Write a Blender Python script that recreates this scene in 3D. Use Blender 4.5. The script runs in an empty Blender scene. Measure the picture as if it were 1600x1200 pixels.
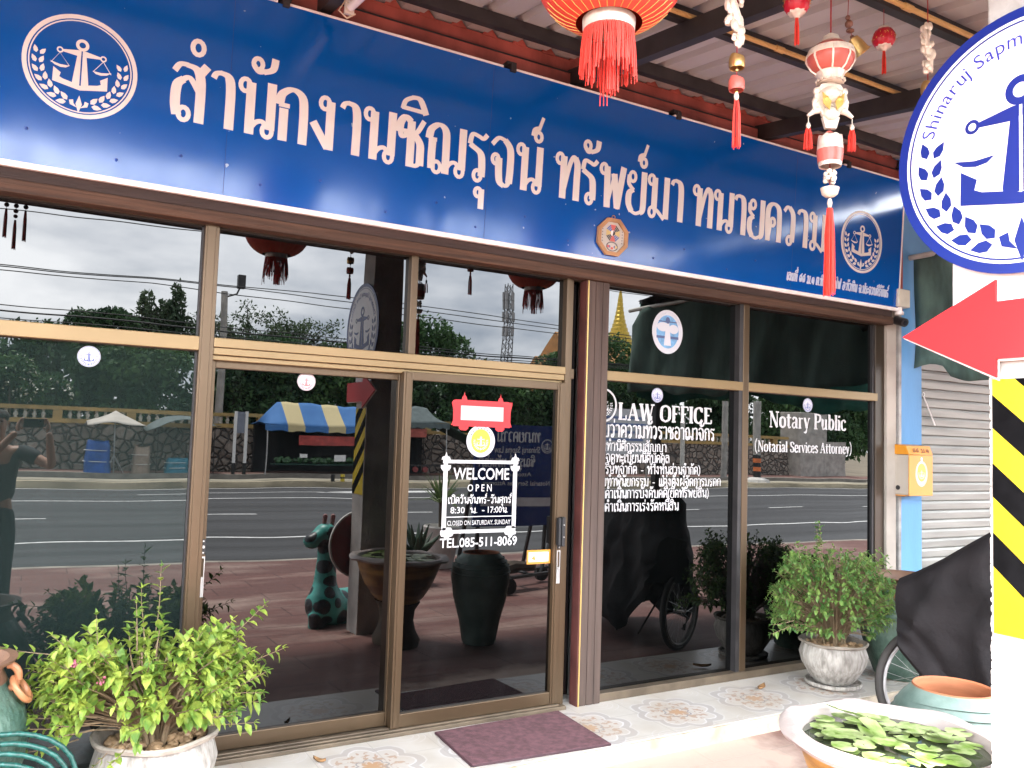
import bpy, bmesh, math, random
from math import sin, cos, pi, radians, atan2, sqrt
from mathutils import Vector, Matrix, Euler
from mathutils import noise as mnoise
import numpy as np
SC = bpy.context.scene
COL = SC.collection
rnd = random.Random(7)

# ------------------------------------------------------------ camera
YAW, PITCH, ROLL, FPX = radians(29.857), radians(3.771), radians(1.815), 1295.57
CAM = Vector((0, -4.15, 1.55))
_f = Vector((sin(YAW)*cos(PITCH), cos(YAW)*cos(PITCH), sin(PITCH)))
_r0 = Vector((cos(YAW), -sin(YAW), 0)); _u0 = _r0.cross(_f)
_r = _r0*cos(ROLL) + _u0*sin(ROLL); _u = _u0*cos(ROLL) - _r0*sin(ROLL)
camd = bpy.data.cameras.new('camera'); cam = bpy.data.objects.new('camera', camd); COL.objects.link(cam)
cam.matrix_world = Matrix(((_r.x, _u.x, -_f.x, CAM.x), (_r.y, _u.y, -_f.y, CAM.y), (_r.z, _u.z, -_f.z, CAM.z), (0, 0, 0, 1)))
camd.sensor_width = 36; camd.lens = FPX/1600*36; camd.clip_start = .03; camd.clip_end = 2000
SC.camera = cam

# ------------------------------------------------------------ world, sun, exposure
SUN_EL, SUN_AZ = radians(72), radians(205)      # azimuth clockwise from +y
w = bpy.data.worlds.new('World'); SC.world = w; w.use_nodes = True
nt = w.node_tree; N = nt.nodes; bg = N['Background']
sky = N.new('ShaderNodeTexSky'); sky.sky_type = 'NISHITA'; sky.sun_disc = False
sky.sun_elevation = SUN_EL; sky.sun_rotation = SUN_AZ; sky.dust_density = 3
tc = N.new('ShaderNodeTexCoord'); mp = N.new('ShaderNodeMapping'); mp.inputs['Scale'].default_value = (1, 1, 3.2)
mp.inputs['Location'].default_value = (.35, .1, .2)
nz = N.new('ShaderNodeTexNoise'); nz.inputs['Scale'].default_value = 2.8; nz.inputs['Detail'].default_value = 7; nz.inputs['Roughness'].default_value = .55
rp = N.new('ShaderNodeValToRGB'); rp.color_ramp.elements[0].position = .36; rp.color_ramp.elements[0].color = (4.8, 5.5, 6.6, 1)
rp.color_ramp.elements[1].position = .64; rp.color_ramp.elements[1].color = (15, 15.2, 15.5, 1)
mx = N.new('ShaderNodeMix'); mx.data_type = 'RGBA'; mx.inputs[0].default_value = .85
L = nt.links
L.new(tc.outputs['Generated'], mp.inputs[0]); L.new(mp.outputs[0], nz.inputs['Vector']); L.new(nz.outputs[0], rp.inputs[0])
L.new(sky.outputs[0], mx.inputs[6]); L.new(rp.outputs[0], mx.inputs[7]); L.new(mx.outputs[2], bg.inputs[0])
bg.inputs[1].default_value = .15
sd = bpy.data.lights.new('sun', 'SUN'); so = bpy.data.objects.new('sun', sd); COL.objects.link(so)
sd.energy = 4.5; sd.angle = radians(10); sd.color = (1, .97, .92)
_sv = Vector((sin(SUN_AZ)*cos(SUN_EL), cos(SUN_AZ)*cos(SUN_EL), sin(SUN_EL)))
so.rotation_euler = _sv.to_track_quat('Z', 'Y').to_euler(); so.location = (0, -10, 12)
SC.view_settings.view_transform = 'Standard'; SC.view_settings.look = 'None'
SC.view_settings.gamma = 1; SC.view_settings.exposure = 3.25
SC.cycles.max_bounces = 8; SC.cycles.glossy_bounces = 5; SC.cycles.transparent_max_bounces = 8
SC.cycles.caustics_reflective = False; SC.cycles.caustics_refractive = False

# ------------------------------------------------------------ helpers
def at(px, py, y):
    """point where the photo pixel's line of sight meets the plane y"""
    d = _f*FPX + _r*(px-800) + _u*(600-py)
    return CAM + d*((y-CAM.y)/d.y)
def mirror_at(px, py, depth):
    """the real place, 'depth' metres in front of the glass, of a thing seen mirrored at that pixel"""
    p = at(px, py, depth); return Vector((p.x, -depth, p.z))

OFF = {}
def thing(name, label, cat, loc=(0, 0, 0), group=None):
    o = bpy.data.objects.new(name, None); COL.objects.link(o); o.location = loc; o.empty_display_size = .1
    o['label'] = label; o['category'] = cat
    if group: o['group'] = group
    OFF[o] = Vector(loc); return o
def tag(o, label, cat, group=None):
    o['label'] = label; o['category'] = cat
    if group: o['group'] = group
    return o
def kind(o, k): o['kind'] = k; return o

class MB:
    def __init__(s): s.v = []; s.f = []; s.m = []
    def add(s, vs, fs, m=0):
        n = len(s.v); s.v += [tuple(v) for v in vs]; s.f += [tuple(i+n for i in f) for f in fs]; s.m += [m]*len(fs); return s
    def box(s, lo, hi, m=0, M=None):
        x0, y0, z0 = lo; x1, y1, z1 = hi
        vs = [(x0,y0,z0),(x1,y0,z0),(x1,y1,z0),(x0,y1,z0),(x0,y0,z1),(x1,y0,z1),(x1,y1,z1),(x0,y1,z1)]
        if M: vs = [M @ Vector(v) for v in vs]
        return s.add(vs, [(0,3,2,1),(4,5,6,7),(0,1,5,4),(1,2,6,5),(2,3,7,6),(3,0,4,7)], m)
    def bar(s, a, b, wx, wy, up=(0, 0, 1), m=0):
        a, b = Vector(a), Vector(b); d = (b-a).normalized(); u = Vector(up); x = d.cross(u)
        if x.length < 1e-4: x = d.cross(Vector((1, 0, 0)))
        x.normalize(); y = x.cross(d)
        vs = [p + x*sx*wx/2 + y*sy*wy/2 for p in (a, b) for sx, sy in ((-1,-1),(1,-1),(1,1),(-1,1))]
        return s.add(vs, [(0,3,2,1),(4,5,6,7),(0,1,5,4),(1,2,6,5),(2,3,7,6),(3,0,4,7)], m)
    def tube(s, pts, r, n=8, m=0, cap=True):
        pts = [Vector(p) for p in pts]; rs = r if isinstance(r, (list, tuple)) else [r]*len(pts)
        base = len(s.v); ref = Vector((.31, .17, .93))
        for i, p in enumerate(pts):
            d = (pts[min(i+1, len(pts)-1)] - pts[max(i-1, 0)]).normalized()
            x = d.cross(ref)
            if x.length < .05: x = d.cross(Vector((1, 0, 0)))
            x.normalize(); y = d.cross(x); ref = -x.cross(d) if False else ref
            for k in range(n):
                a = 2*pi*k/n; s.v.append(tuple(p + (x*cos(a) + y*sin(a))*rs[i]))
        for i in range(len(pts)-1):
            for k in range(n):
                k2 = (k+1) % n; s.f.append((base+i*n+k, base+i*n+k2, base+(i+1)*n+k2, base+(i+1)*n+k)); s.m.append(m)
        if cap:
            s.f.append(tuple(base+k for k in reversed(range(n)))); s.m.append(m)
            s.f.append(tuple(base+(len(pts)-1)*n+k for k in range(n))); s.m.append(m)
        return s
    def lathe(s, prof, c, n=32, m=0, wav=None, closed=False):
        base = len(s.v); c = Vector(c)
        for i, (r, z) in enumerate(prof):
            for k in range(n):
                a = 2*pi*k/n; rr, zz = (r, z) if not wav else wav(r, z, a, i)
                s.v.append((c.x+rr*cos(a), c.y+rr*sin(a), c.z+zz))
        for i in range(len(prof)-1):
            for k in range(n):
                k2 = (k+1) % n; s.f.append((base+i*n+k, base+i*n+k2, base+(i+1)*n+k2, base+(i+1)*n+k)); s.m.append(m)
        return s
    def ball(s, c, r, n=12, m=0, sc=(1, 1, 1)):
        k = n//2; prof = [(max(r*sin(pi*i/k), 1e-4), -r*cos(pi*i/k)) for i in range(k+1)]
        b = len(s.v); s.lathe(prof, (0, 0, 0), n, m)
        for i in range(b, len(s.v)):
            v = s.v[i]; s.v[i] = (c[0]+v[0]*sc[0], c[1]+v[1]*sc[1], c[2]+v[2]*sc[2])
        return s
    def prism(s, pts, Mf, d, m=0):
        """2-D outline through the mapping Mf(u, v, w), from w=0 out to w=d"""
        n = len(pts); a = [Mf(u, v, 0) for u, v in pts]; b = [Mf(u, v, d) for u, v in pts]
        fs = [tuple(range(n, 2*n)), tuple(reversed(range(n)))] + [(i, (i+1) % n, n+(i+1) % n, n+i) for i in range(n)]
        return s.add(a+b, fs, m)
    def build(s, name, mats, parent=None, smooth=False, loc=None, bevel=0, nrm=True):
        off = OFF.get(parent, Vector()) if parent else Vector(loc or (0, 0, 0))
        me = bpy.data.meshes.new(name)
        me.from_pydata([(v[0]-off.x, v[1]-off.y, v[2]-off.z) for v in s.v], [], s.f)
        if nrm and len(s.f) < 60000:
            bm = bmesh.new(); bm.from_mesh(me); bmesh.ops.recalc_face_normals(bm, faces=bm.faces); bm.to_mesh(me); bm.free()
        if not isinstance(mats, (list, tuple)): mats = [mats]
        for mt in mats: me.materials.append(mt)
        if len(mats) > 1: me.polygons.foreach_set('material_index', s.m)
        if smooth: me.polygons.foreach_set('use_smooth', [True]*len(me.polygons))
        o = bpy.data.objects.new(name, me); COL.objects.link(o)
        if parent: o.parent = parent; OFF[o] = off
        else: o.location = off; OFF[o] = off
        if bevel:
            b = o.modifiers.new('bevel', 'BEVEL'); b.width = bevel; b.segments = 2; b.limit_method = 'ANGLE'
        if smooth and smooth != 'all':
            try: me.set_sharp_from_angle(angle=radians(42))
            except Exception: pass
        return o

def copy_thing(r, loc, label, group=None):
    c = r.copy(); COL.objects.link(c); c.location = loc; c['label'] = label
    if group: c['group'] = group
    for ch in [o for o in SC.objects if o.parent == r]:
        d = ch.copy(); COL.objects.link(d); d.parent = c
        for g in [o for o in SC.objects if o.parent == ch]:
            e = g.copy(); COL.objects.link(e); e.parent = d
    return c

# ------------------------------------------------------------ materials
def M(name, col, rough=.6, metal=0, var=.12, scale=6, bump=0, bscale=60, spec=.5, stretch=None, col2=None, lo=.35, hi=.65, ior=None, coat=0, detail=6):
    m = bpy.data.materials.new(name); m.use_nodes = True; t = m.node_tree; b = t.nodes['Principled BSDF']
    b.inputs['Roughness'].default_value = rough; b.inputs['Metallic'].default_value = metal
    b.inputs['Specular IOR Level'].default_value = spec
    if ior: b.inputs['IOR'].default_value = ior
    if coat: b.inputs['Coat Weight'].default_value = coat; b.inputs['Coat Roughness'].default_value = .1
    c = t.nodes.new('ShaderNodeTexCoord'); mp = t.nodes.new('ShaderNodeMapping')
    if stretch: mp.inputs['Scale'].default_value = stretch
    t.links.new(c.outputs['Object'], mp.inputs[0])
    if var or col2:
        n = t.nodes.new('ShaderNodeTexNoise'); n.inputs['Scale'].default_value = scale; n.inputs['Detail'].default_value = detail
        r = t.nodes.new('ShaderNodeValToRGB'); e = r.color_ramp.elements; e[0].position = lo; e[1].position = hi
        a = [x*(1-var) for x in col]; d = col2 or [min(x*(1+var), 1) for x in col]
        e[0].color = (*a, 1); e[1].color = (*d, 1)
        t.links.new(mp.outputs[0], n.inputs['Vector']); t.links.new(n.outputs[0], r.inputs[0]); t.links.new(r.outputs[0], b.inputs['Base Color'])
    else: b.inputs['Base Color'].default_value = (*col, 1)
    if bump:
        n2 = t.nodes.new('ShaderNodeTexNoise'); n2.inputs['Scale'].default_value = bscale; n2.inputs['Detail'].default_value = 5
        bp = t.nodes.new('ShaderNodeBump'); bp.inputs['Strength'].default_value = bump; bp.inputs['Distance'].default_value = .01
        t.links.new(mp.outputs[0], n2.inputs['Vector']); t.links.new(n2.outputs[0], bp.inputs['Height']); t.links.new(bp.outputs[0], b.inputs['Normal'])
    return m

class NT:
    """tiny node-graph helper"""
    def __init__(s, m): s.t = m.node_tree; s.b = s.t.nodes['Principled BSDF']
    def n(s, typ, **kw):
        o = s.t.nodes.new(typ)
        for k, v in kw.items(): setattr(o, k, v)
        return o
    def link(s, a, b): s.t.links.new(a, b)
    def val(s, sock, x):
        if isinstance(x, (int, float)): sock.default_value = x
        else: s.link(x, sock)
    def m(s, op, a, b=0, c=0):
        o = s.n('ShaderNodeMath', operation=op)
        s.val(o.inputs[0], a); s.val(o.inputs[1], b); s.val(o.inputs[2], c); return o.outputs[0]
    def mix(s, f, a, b):
        o = s.n('ShaderNodeMix', data_type='RGBA'); s.val(o.inputs[0], f)
        for i, x in ((6, a), (7, b)):
            if isinstance(x, tuple): o.inputs[i].default_value = (*x, 1)
            else: s.link(x, o.inputs[i])
        return o.outputs[2]
    def noise(s, vec, scale, detail=5):
        o = s.n('ShaderNodeTexNoise'); o.inputs['Scale'].default_value = scale; o.inputs['Detail'].default_value = detail
        if vec: s.link(vec, o.inputs['Vector'])
        return o.outputs[0]
    def ramp(s, x, lo, hi):
        o = s.n('ShaderNodeMapRange'); o.inputs[1].default_value = lo; o.inputs[2].default_value = hi; s.link(x, o.inputs[0]); return o.outputs[0]
    def xyz(s, scale=None):
        c = s.n('ShaderNodeTexCoord'); sp = s.n('ShaderNodeSeparateXYZ'); s.link(c.outputs['Object'], sp.inputs[0]); return c.outputs['Object'], sp.outputs

def leafmat(name, a, b, scale=3, trans=.35, rough=.5):
    m = M(name, a, rough, var=0, col2=b, scale=scale, lo=.38, hi=.62, spec=.35); t = m.node_tree
    pb = t.nodes['Principled BSDF']; out = t.nodes['Material Output']
    tr = t.nodes.new('ShaderNodeBsdfTranslucent'); mx = t.nodes.new('ShaderNodeMixShader'); mx.inputs[0].default_value = trans
    src = pb.inputs['Base Color'].links[0].from_socket
    t.links.new(src, tr.inputs[0]); t.links.new(pb.outputs[0], mx.inputs[1]); t.links.new(tr.outputs[0], mx.inputs[2]); t.links.new(mx.outputs[0], out.inputs[0])
    return m

GWHITE = M('white_glass_lettering', (.46, .455, .45), .6, var=.03, spec=.2)
WHITE = M('white_vinyl', (.8, .78, .75), .45, var=.03)
CREAM = M('cream_vinyl', (.74, .75, .72), .5, var=.03)
BLUEV = M('royal_blue_vinyl', (.002, .016, .17), .35, var=.06)
REDV = M('red_vinyl', (.62, .02, .03), .4, var=.05)
BLACK = M('black_paint', (.012, .012, .013), .45)
RUBBER = M('black_rubber', (.016, .016, .016), .7, bump=.2)
BRONZE = M('bronze_aluminium', (.092, .06, .033), .36, metal=.55, var=.07, scale=4, stretch=(1, 1, .15))
BRONZED = M('dark_bronze_aluminium', (.05, .036, .024), .38, metal=.5, var=.08, scale=4)
GOLDAL = M('gold_aluminium', (.22, .15, .07), .4, metal=.45, var=.05, scale=3)
STEEL = M('brushed_steel', (.5, .5, .49), .35, metal=.6)
BLACKST = M('black_steel', (.022, .02, .02), .5, var=.3, scale=9)
CONC = M('grey_concrete', (.36, .34, .31), .85, var=.25, scale=3, bump=.3)
CONCL = M('pale_concrete', (.55, .53, .49), .85, var=.12, scale=5, bump=.3)
GREYW = M('grey_plaster', (.33, .31, .29), .9, var=.2, scale=2)
# ------------------------------------------------------------ lettering: pen-stroke glyphs and built-in font text
def cat(pts, n=5):
    P = [pts[0]]+list(pts)+[pts[-1]]; out = []
    for i in range(1, len(P)-2):
        a, b, c, d = P[i-1:i+3]
        for k in range(n):
            t = k/n
            out.append(tuple(.5*((2*b[j])+(-a[j]+c[j])*t+(2*a[j]-5*b[j]+4*c[j]-d[j])*t*t+(-a[j]+3*b[j]-3*c[j]+d[j])*t**3) for j in (0, 1)))
    out.append(tuple(pts[-1])); return out
def C(x, y, r): return ('c', [(x+r*cos(2*pi*k/14), y+r*1.12*sin(2*pi*k/14)) for k in range(15)])
def S(*p): return ('s', cat(p))
def Ln(*p): return ('l', list(p))
def T(*p): return ('t', list(p))      # thin straight
def K(*p): return ('k', cat(p))       # thin curve
UP = {}
G = {
'น': (.80, [C(.13,.87,.10), Ln((.25,.94),(.25,0)), K((.25,.08),(.36,.22),(.50,.27),(.60,.19)), C(.62,.11,.10), Ln((.68,1.0),(.68,.14))]),
'ก': (.74, [Ln((.15,0),(.15,.60)), T((.04,.66),(.27,.66)), S((.05,.66),(.10,.86),(.32,.98),(.53,.88),(.58,.6),(.58,0))]),
'ง': (.66, [C(.30,.87,.10), Ln((.43,.92),(.43,0)), Ln((.05,.48),(.40,.03))]),
'า': (.54, [K((.03,.86),(.08,.95),(.2,.985)), S((.16,.98),(.32,.93),(.38,.7),(.38,0))]),
'ช': (.76, [K((.16,.72),(.09,.68),(.12,.58),(.22,.62),(.22,.74)), S((.06,.66),(.08,.85),(.2,.98),(.34,.9)), Ln((.35,.92),(.35,0)), K((.35,.05),(.5,.04),(.6,.12)), S((.6,.06),(.60,.3),(.58,.5),(.42,.68)), K((.42,.68),(.52,.74),(.66,.97))]),
'ณ': (1.06, [C(.27,.11,.1), S((.14,.06),(.13,.3),(.14,.62)), T((.04,.66),(.25,.66)), S((.05,.66),(.10,.86),(.30,.98),(.47,.88),(.50,.6),(.50,0)), K((.5,.08),(.6,.22),(.74,.27),(.85,.19)), C(.87,.11,.1), Ln((.93,1.0),(.93,.14))]),
'ร': (.62, [C(.30,.11,.1), S((.41,.1),(.41,.35),(.36,.58),(.14,.70),(.06,.74)), K((.06,.74),(.12,.95),(.3,.93),(.42,.9),(.52,1.0))]),
'จ': (.74, [C(.16,.54,.09), S((.25,.58),(.26,.3),(.30,.08),(.42,.0)), K((.42,.01),(.5,.02),(.56,.1)), S((.56,.08),(.58,.4),(.56,.8),(.40,.98)), K((.42,.97),(.22,1.0),(.05,.84))]),
'ท': (.80, [C(.13,.87,.10), Ln((.25,.94),(.25,0)), K((.25,.06),(.42,.72),(.54,.96),(.62,.93)), S((.60,.95),(.68,.8),(.68,.5),(.68,0))]),
'พ': (.92, [C(.13,.87,.10), Ln((.24,.94),(.28,0)), T((.28,.02),(.49,.80)), Ln((.48,.80),(.62,.02)), T((.62,0),(.62,.1)), Ln((.62,.02),(.80,1.0))]),
'ย': (.74, [C(.2,.84,.1), K((.08,.86),(.08,.66),(.25,.53)), S((.25,.54),(.10,.44),(.09,.2),(.2,.03)), K((.18,.04),(.34,-.01),(.5,.04)), S((.5,.02),(.59,.12),(.6,.5),(.6,1.0))]),
'ม': (.84, [C(.13,.87,.10), Ln((.25,.94),(.25,.2)), C(.18,.11,.1), K((.27,.2),(.40,.14),(.62,-.02)), Ln((.68,1.0),(.68,0))]),
'ค': (.74, [C(.30,.50,.09), K((.22,.52),(.18,.3),(.12,0)), S((.12,0),(.08,.5),(.12,.86),(.32,.98),(.53,.88),(.58,.6),(.58,0))]),
'ว': (.62, [C(.29,.11,.1), S((.41,.08),(.43,.4),(.42,.8),(.26,.98)), K((.28,.97),(.15,.98),(.04,.86))]),
'ส': (.76, [C(.25,.12,.1), S((.12,.08),(.08,.3),(.10,.6),(.22,.72)), K((.2,.71),(.34,.76),(.52,.54)), K((.04,.84),(.14,.97),(.3,.985)), S((.26,.98),(.46,.93),(.55,.7),(.55,0)), Ln((.50,.82),(.66,1.03))]),
'ล': (.74, [C(.25,.12,.1), S((.12,.08),(.08,.3),(.10,.6),(.22,.72)), K((.2,.71),(.34,.76),(.55,.54)), K((.04,.84),(.14,.97),(.3,.985)), S((.26,.98),(.48,.93),(.58,.7),(.58,0))]),
'บ': (.82, [C(.13,.87,.10), Ln((.25,.94),(.25,0)), T((.25,.04),(.68,.04)), Ln((.68,1.0),(.68,0))]),
'ป': (.82, [C(.13,.87,.10), Ln((.25,.94),(.25,0)), T((.25,.04),(.68,.04)), Ln((.68,1.38),(.68,0))]),
'ต': (.74, [C(.30,.46,.09), K((.22,.48),(.18,.3),(.12,0)), S((.12,0),(.08,.5),(.12,.92),(.24,.98),(.32,.86)), S((.32,.86),(.42,.99),(.54,.92),(.58,.6),(.58,0))]),
'ด': (.74, [C(.28,.48,.1), K((.2,.42),(.2,.2),(.12,0)), S((.12,0),(.08,.5),(.12,.86),(.32,.98),(.53,.88),(.58,.6),(.58,0))]),
'ญ': (1.06, [S((.14,0),(.14,.62)), T((.04,.66),(.25,.66)), S((.05,.66),(.10,.86),(.30,.98),(.47,.88),(.50,.6),(.50,.08)), T((.5,.04),(.88,.04)), Ln((.9,1.0),(.9,0)), K((.62,-.14),(.7,-.28),(.9,-.28),(.93,-.1))]),
'ะ': (.46, [C(.12,.66,.08), K((.12,.58),(.3,.62),(.38,.82)), C(.12,.22,.08), K((.12,.14),(.3,.18),(.38,.38))]),
'เ': (.38, [Ln((.14,1.0),(.14,.1)), C(.23,.11,.1)]),
'แ': (.70, [Ln((.14,1.0),(.14,.1)), C(.23,.11,.1), Ln((.46,1.0),(.46,.1)), C(.55,.11,.1)]),
'ไ': (.46, [Ln((.24,0),(.24,1.3)), K((.24,1.3),(.1,1.5),(.06,1.36),(.2,1.52))]),
'อ': (.72, [C(.22,.56,.09), S((.12,.5),(.10,.2),(.2,.03)), K((.18,.04),(.34,0),(.5,.04)), S((.5,.03),(.58,.2),(.56,.8),(.4,.97)), K((.42,.97),(.22,1.0),(.08,.84))]),
'ข': (.74, [K((.18,.80),(.1,.78),(.12,.9),(.24,.9),(.24,.7)), S((.24,.72),(.14,.6),(.25,.42),(.25,0)), T((.25,.04),(.6,.04)), Ln((.6,1.0),(.6,0))]),
'ษ': (.84, [C(.13,.87,.10), Ln((.25,.94),(.25,0)), T((.25,.04),(.64,.04)), Ln((.64,1.0),(.64,0)), K((.4,.42),(.6,.5),(.8,.62))]),
'ห': (.84, [C(.13,.87,.10), Ln((.25,.94),(.25,0)), K((.25,.46),(.42,.62),(.56,.78)), C(.6,.88,.09), K((.56,.78),(.68,.62),(.68,.4)), Ln((.68,.45),(.68,0))]),
'ผ': (.88, [C(.24,.87,.1), Ln((.12,.9),(.12,0)), T((.12,.02),(.42,.5)), T((.42,.5),(.72,.02)), Ln((.72,1),(.72,0))]),
'ฟ': (.92, [C(.13,.87,.10), Ln((.24,.94),(.28,0)), T((.28,.02),(.49,.80)), Ln((.48,.80),(.62,.02)), Ln((.62,.02),(.78,1.38))]),
'ศ': (.76, [C(.30,.50,.09), K((.22,.52),(.18,.3),(.12,0)), S((.12,0),(.08,.5),(.12,.86),(.32,.96),(.53,.86),(.58,.6),(.58,0)), Ln((.5,.86),(.7,1.08))]),
'ธ': (.74, [T((.12,.04),(.62,.04)), Ln((.15,.60),(.15,0)), S((.6,0),(.62,.35),(.5,.58),(.14,.64)), K((.12,.64),(.2,.92),(.4,.9),(.62,1.02))]),
'๕': (.80, [K((.3,.5),(.42,.36),(.46,.2),(.3,.1),(.16,.3),(.2,.8),(.5,.85),(.62,.5),(.6,.1)), K((.3,.84),(.5,1.0),(.7,1.1))]),
'๑': (.78, [C(.36,.42,.14), K((.5,.42),(.4,.2),(.16,.3),(.2,.75),(.5,.85),(.64,.5),(.56,0))]),
'.': (.3, [Ln((.12,0),(.12,.14))]), '-': (.6, [T((.1,.42),(.46,.42))]), ' ': (.5, []),
'(': (.4, [K((.3,1.2),(.1,.8),(.1,.2),(.3,-.2))]), ')': (.4, [K((.06,1.2),(.26,.8),(.26,.2),(.06,-.2))]),
}
MARK = {   # placed against the right edge of the consonant before
'ั': [C(-.42,1.30,.09), K((-.50,1.27),(-.40,1.16),(-.26,1.2)), S((-.30,1.17),(-.12,1.26),(-.08,1.46))],
'ิ': [K((-.62,1.13),(-.56,1.30),(-.38,1.40)), S((-.42,1.39),(-.22,1.38),(-.06,1.10)), T((-.64,1.16),(-.05,1.14))],
'ี': [K((-.62,1.13),(-.56,1.30),(-.38,1.40)), S((-.42,1.39),(-.22,1.38),(-.06,1.10)), T((-.64,1.16),(-.05,1.14)), T((-.08,1.1),(-.08,1.56))],
'ื': [K((-.62,1.13),(-.56,1.30),(-.38,1.40)), S((-.42,1.39),(-.22,1.38),(-.06,1.10)), T((-.64,1.16),(-.05,1.14)), T((-.08,1.1),(-.08,1.5)), T((-.22,1.2),(-.22,1.5))],
'ึ': [K((-.62,1.13),(-.56,1.30),(-.38,1.40)), S((-.42,1.39),(-.22,1.38),(-.06,1.10)), T((-.64,1.16),(-.05,1.14)), C(-.08,1.38,.08)],
'็': [K((-.5,1.2),(-.4,1.3),(-.3,1.2),(-.2,1.38),(-.4,1.45),(-.05,1.55))],
'์': [C(-.18,1.22,.09), S((-.31,1.22),(-.28,1.36),(-.14,1.42)), T((-.17,1.40),(-.07,1.66))],
'่': [Ln((-.14,1.14),(-.14,1.46))],
'้': [K((-.36,1.36),(-.26,1.28),(-.28,1.18),(-.16,1.16),(-.04,1.46))],
'ุ': [C(-.26,-.24,.08), Ln((-.17,-.16),(-.17,-.58))],
'ู': [C(-.4,-.24,.08), Ln((-.31,-.18),(-.31,-.5)), T((-.31,-.48),(-.1,-.48)), Ln((-.12,-.5),(-.12,-.16))],
'ํ': [C(-.30,1.32,.11)],
}
HI = set('ัิีืึํ')
def serif(x0, x1, y): return T((x0, y), (x1, y))
LAT = {
'L': (.62, [Ln((.16,0),(.16,1)), serif(.03,.3,.98), T((.03,.03),(.52,.03)), T((.53,.02),(.53,.28))]),
'A': (.78, [T((.1,0),(.36,1)), Ln((.36,1),(.64,0)), T((.2,.32),(.5,.32)), serif(0,.22,.02), serif(.5,.78,.02)]),
'W': (1.06, [Ln((.12,1),(.32,0)), T((.32,0),(.5,.95)), Ln((.5,.95),(.7,0)), T((.7,0),(.9,1)), serif(0,.26,.98), serif(.4,.6,.98), serif(.78,1.02,.98)]),
'O': (.82, [S((.4,.98),(.14,.8),(.14,.2),(.4,.02)), S((.4,.02),(.66,.2),(.66,.8),(.4,.98))]),
'F': (.62, [Ln((.16,0),(.16,1)), T((.03,.97),(.54,.97)), T((.54,.98),(.54,.74)), T((.16,.52),(.4,.52)), serif(.03,.3,.02)]),
'I': (.34, [Ln((.16,0),(.16,1)), serif(.03,.3,.98), serif(.03,.3,.02)]),
'C': (.74, [S((.62,.76),(.44,.98),(.14,.8),(.14,.2),(.42,.01),(.64,.22)), T((.62,.98),(.62,.7))]),
'E': (.64, [Ln((.16,0),(.16,1)), T((.03,.97),(.54,.97)), T((.54,.98),(.54,.76)), T((.16,.52),(.42,.52)), T((.03,.03),(.56,.03)), T((.57,.02),(.57,.26))]),
'N': (.84, [T((.14,0),(.14,1)), Ln((.14,1),(.66,0)), T((.66,0),(.66,1)), serif(0,.26,.98), serif(.03,.27,.02), serif(.54,.8,.98)]),
'P': (.66, [Ln((.16,0),(.16,1)), K((.16,.97),(.4,.97)), S((.36,.97),(.56,.86),(.54,.58),(.36,.47)), T((.36,.47),(.16,.47)), serif(.03,.3,.98), serif(.03,.32,.02)]),
'S': (.62, [K((.52,.74),(.5,.9),(.34,.98)), S((.4,.97),(.12,.9),(.18,.58),(.44,.44),(.5,.12),(.26,.02)), K((.3,.02),(.12,.06),(.08,.28))]),
'o': (.60, [S((.28,.68),(.1,.55),(.1,.15),(.28,.01)), S((.28,.01),(.46,.15),(.46,.55),(.28,.68))]),
't': (.44, [Ln((.18,.88),(.18,.12)), K((.18,.14),(.22,.0),(.36,.06)), Ln((.02,.66),(.40,.66))]),
'a': (.58, [S((.1,.56),(.24,.69),(.4,.6),(.4,.4),(.4,.04)), K((.4,.4),(.14,.32),(.08,.14),(.2,.0),(.38,.12)), T((.4,.03),(.52,.03))]),
'r': (.46, [Ln((.14,0),(.14,.66)), K((.14,.46),(.24,.64),(.4,.64)), serif(.03,.26,.02), serif(.02,.16,.66)]),
'y': (.56, [Ln((.1,.68),(.28,.04)), T((.46,.68),(.26,-.1)), K((.26,-.1),(.16,-.28),(.04,-.22)), serif(0,.2,.67), serif(.36,.56,.67)]),
'u': (.62, [Ln((.13,.66),(.13,.2)), K((.13,.2),(.2,0),(.42,.14)), Ln((.44,.68),(.44,0)), serif(.02,.14,.66), serif(.44,.56,.02)]),
'b': (.60, [Ln((.13,0),(.13,1)), S((.13,.56),(.32,.69),(.48,.5),(.46,.15),(.3,.01),(.13,.1)), serif(.02,.14,.98)]),
'l': (.30, [Ln((.14,0),(.14,1)), serif(.02,.26,.02), serif(.02,.14,.98)]),
'i': (.30, [Ln((.14,0),(.14,.66)), Ln((.14,.84),(.14,.98)), serif(.02,.26,.02), serif(.02,.14,.66)]),
'c': (.52, [S((.44,.54),(.3,.69),(.1,.55),(.1,.15),(.3,.0),(.46,.14))]),
'e': (.56, [S((.1,.38),(.14,.6),(.28,.69),(.44,.58),(.46,.38)), T((.1,.38),(.46,.38)), S((.1,.38),(.12,.12),(.3,.0),(.47,.14))]),
'v': (.56, [Ln((.1,.68),(.28,.0)), T((.28,0),(.46,.68)), serif(0,.2,.67), serif(.36,.56,.67)]),
's': (.46, [S((.38,.54),(.24,.69),(.08,.54),(.22,.36),(.38,.2),(.24,0),(.06,.12))]),
'n': (.62, [Ln((.13,0),(.13,.68)), K((.13,.5),(.3,.69),(.42,.6)), Ln((.45,.58),(.45,0)), serif(.02,.26,.02), serif(.34,.57,.02)]),
'(': G['('], ')': G[')'], ' ': (.34, []),
}
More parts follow.
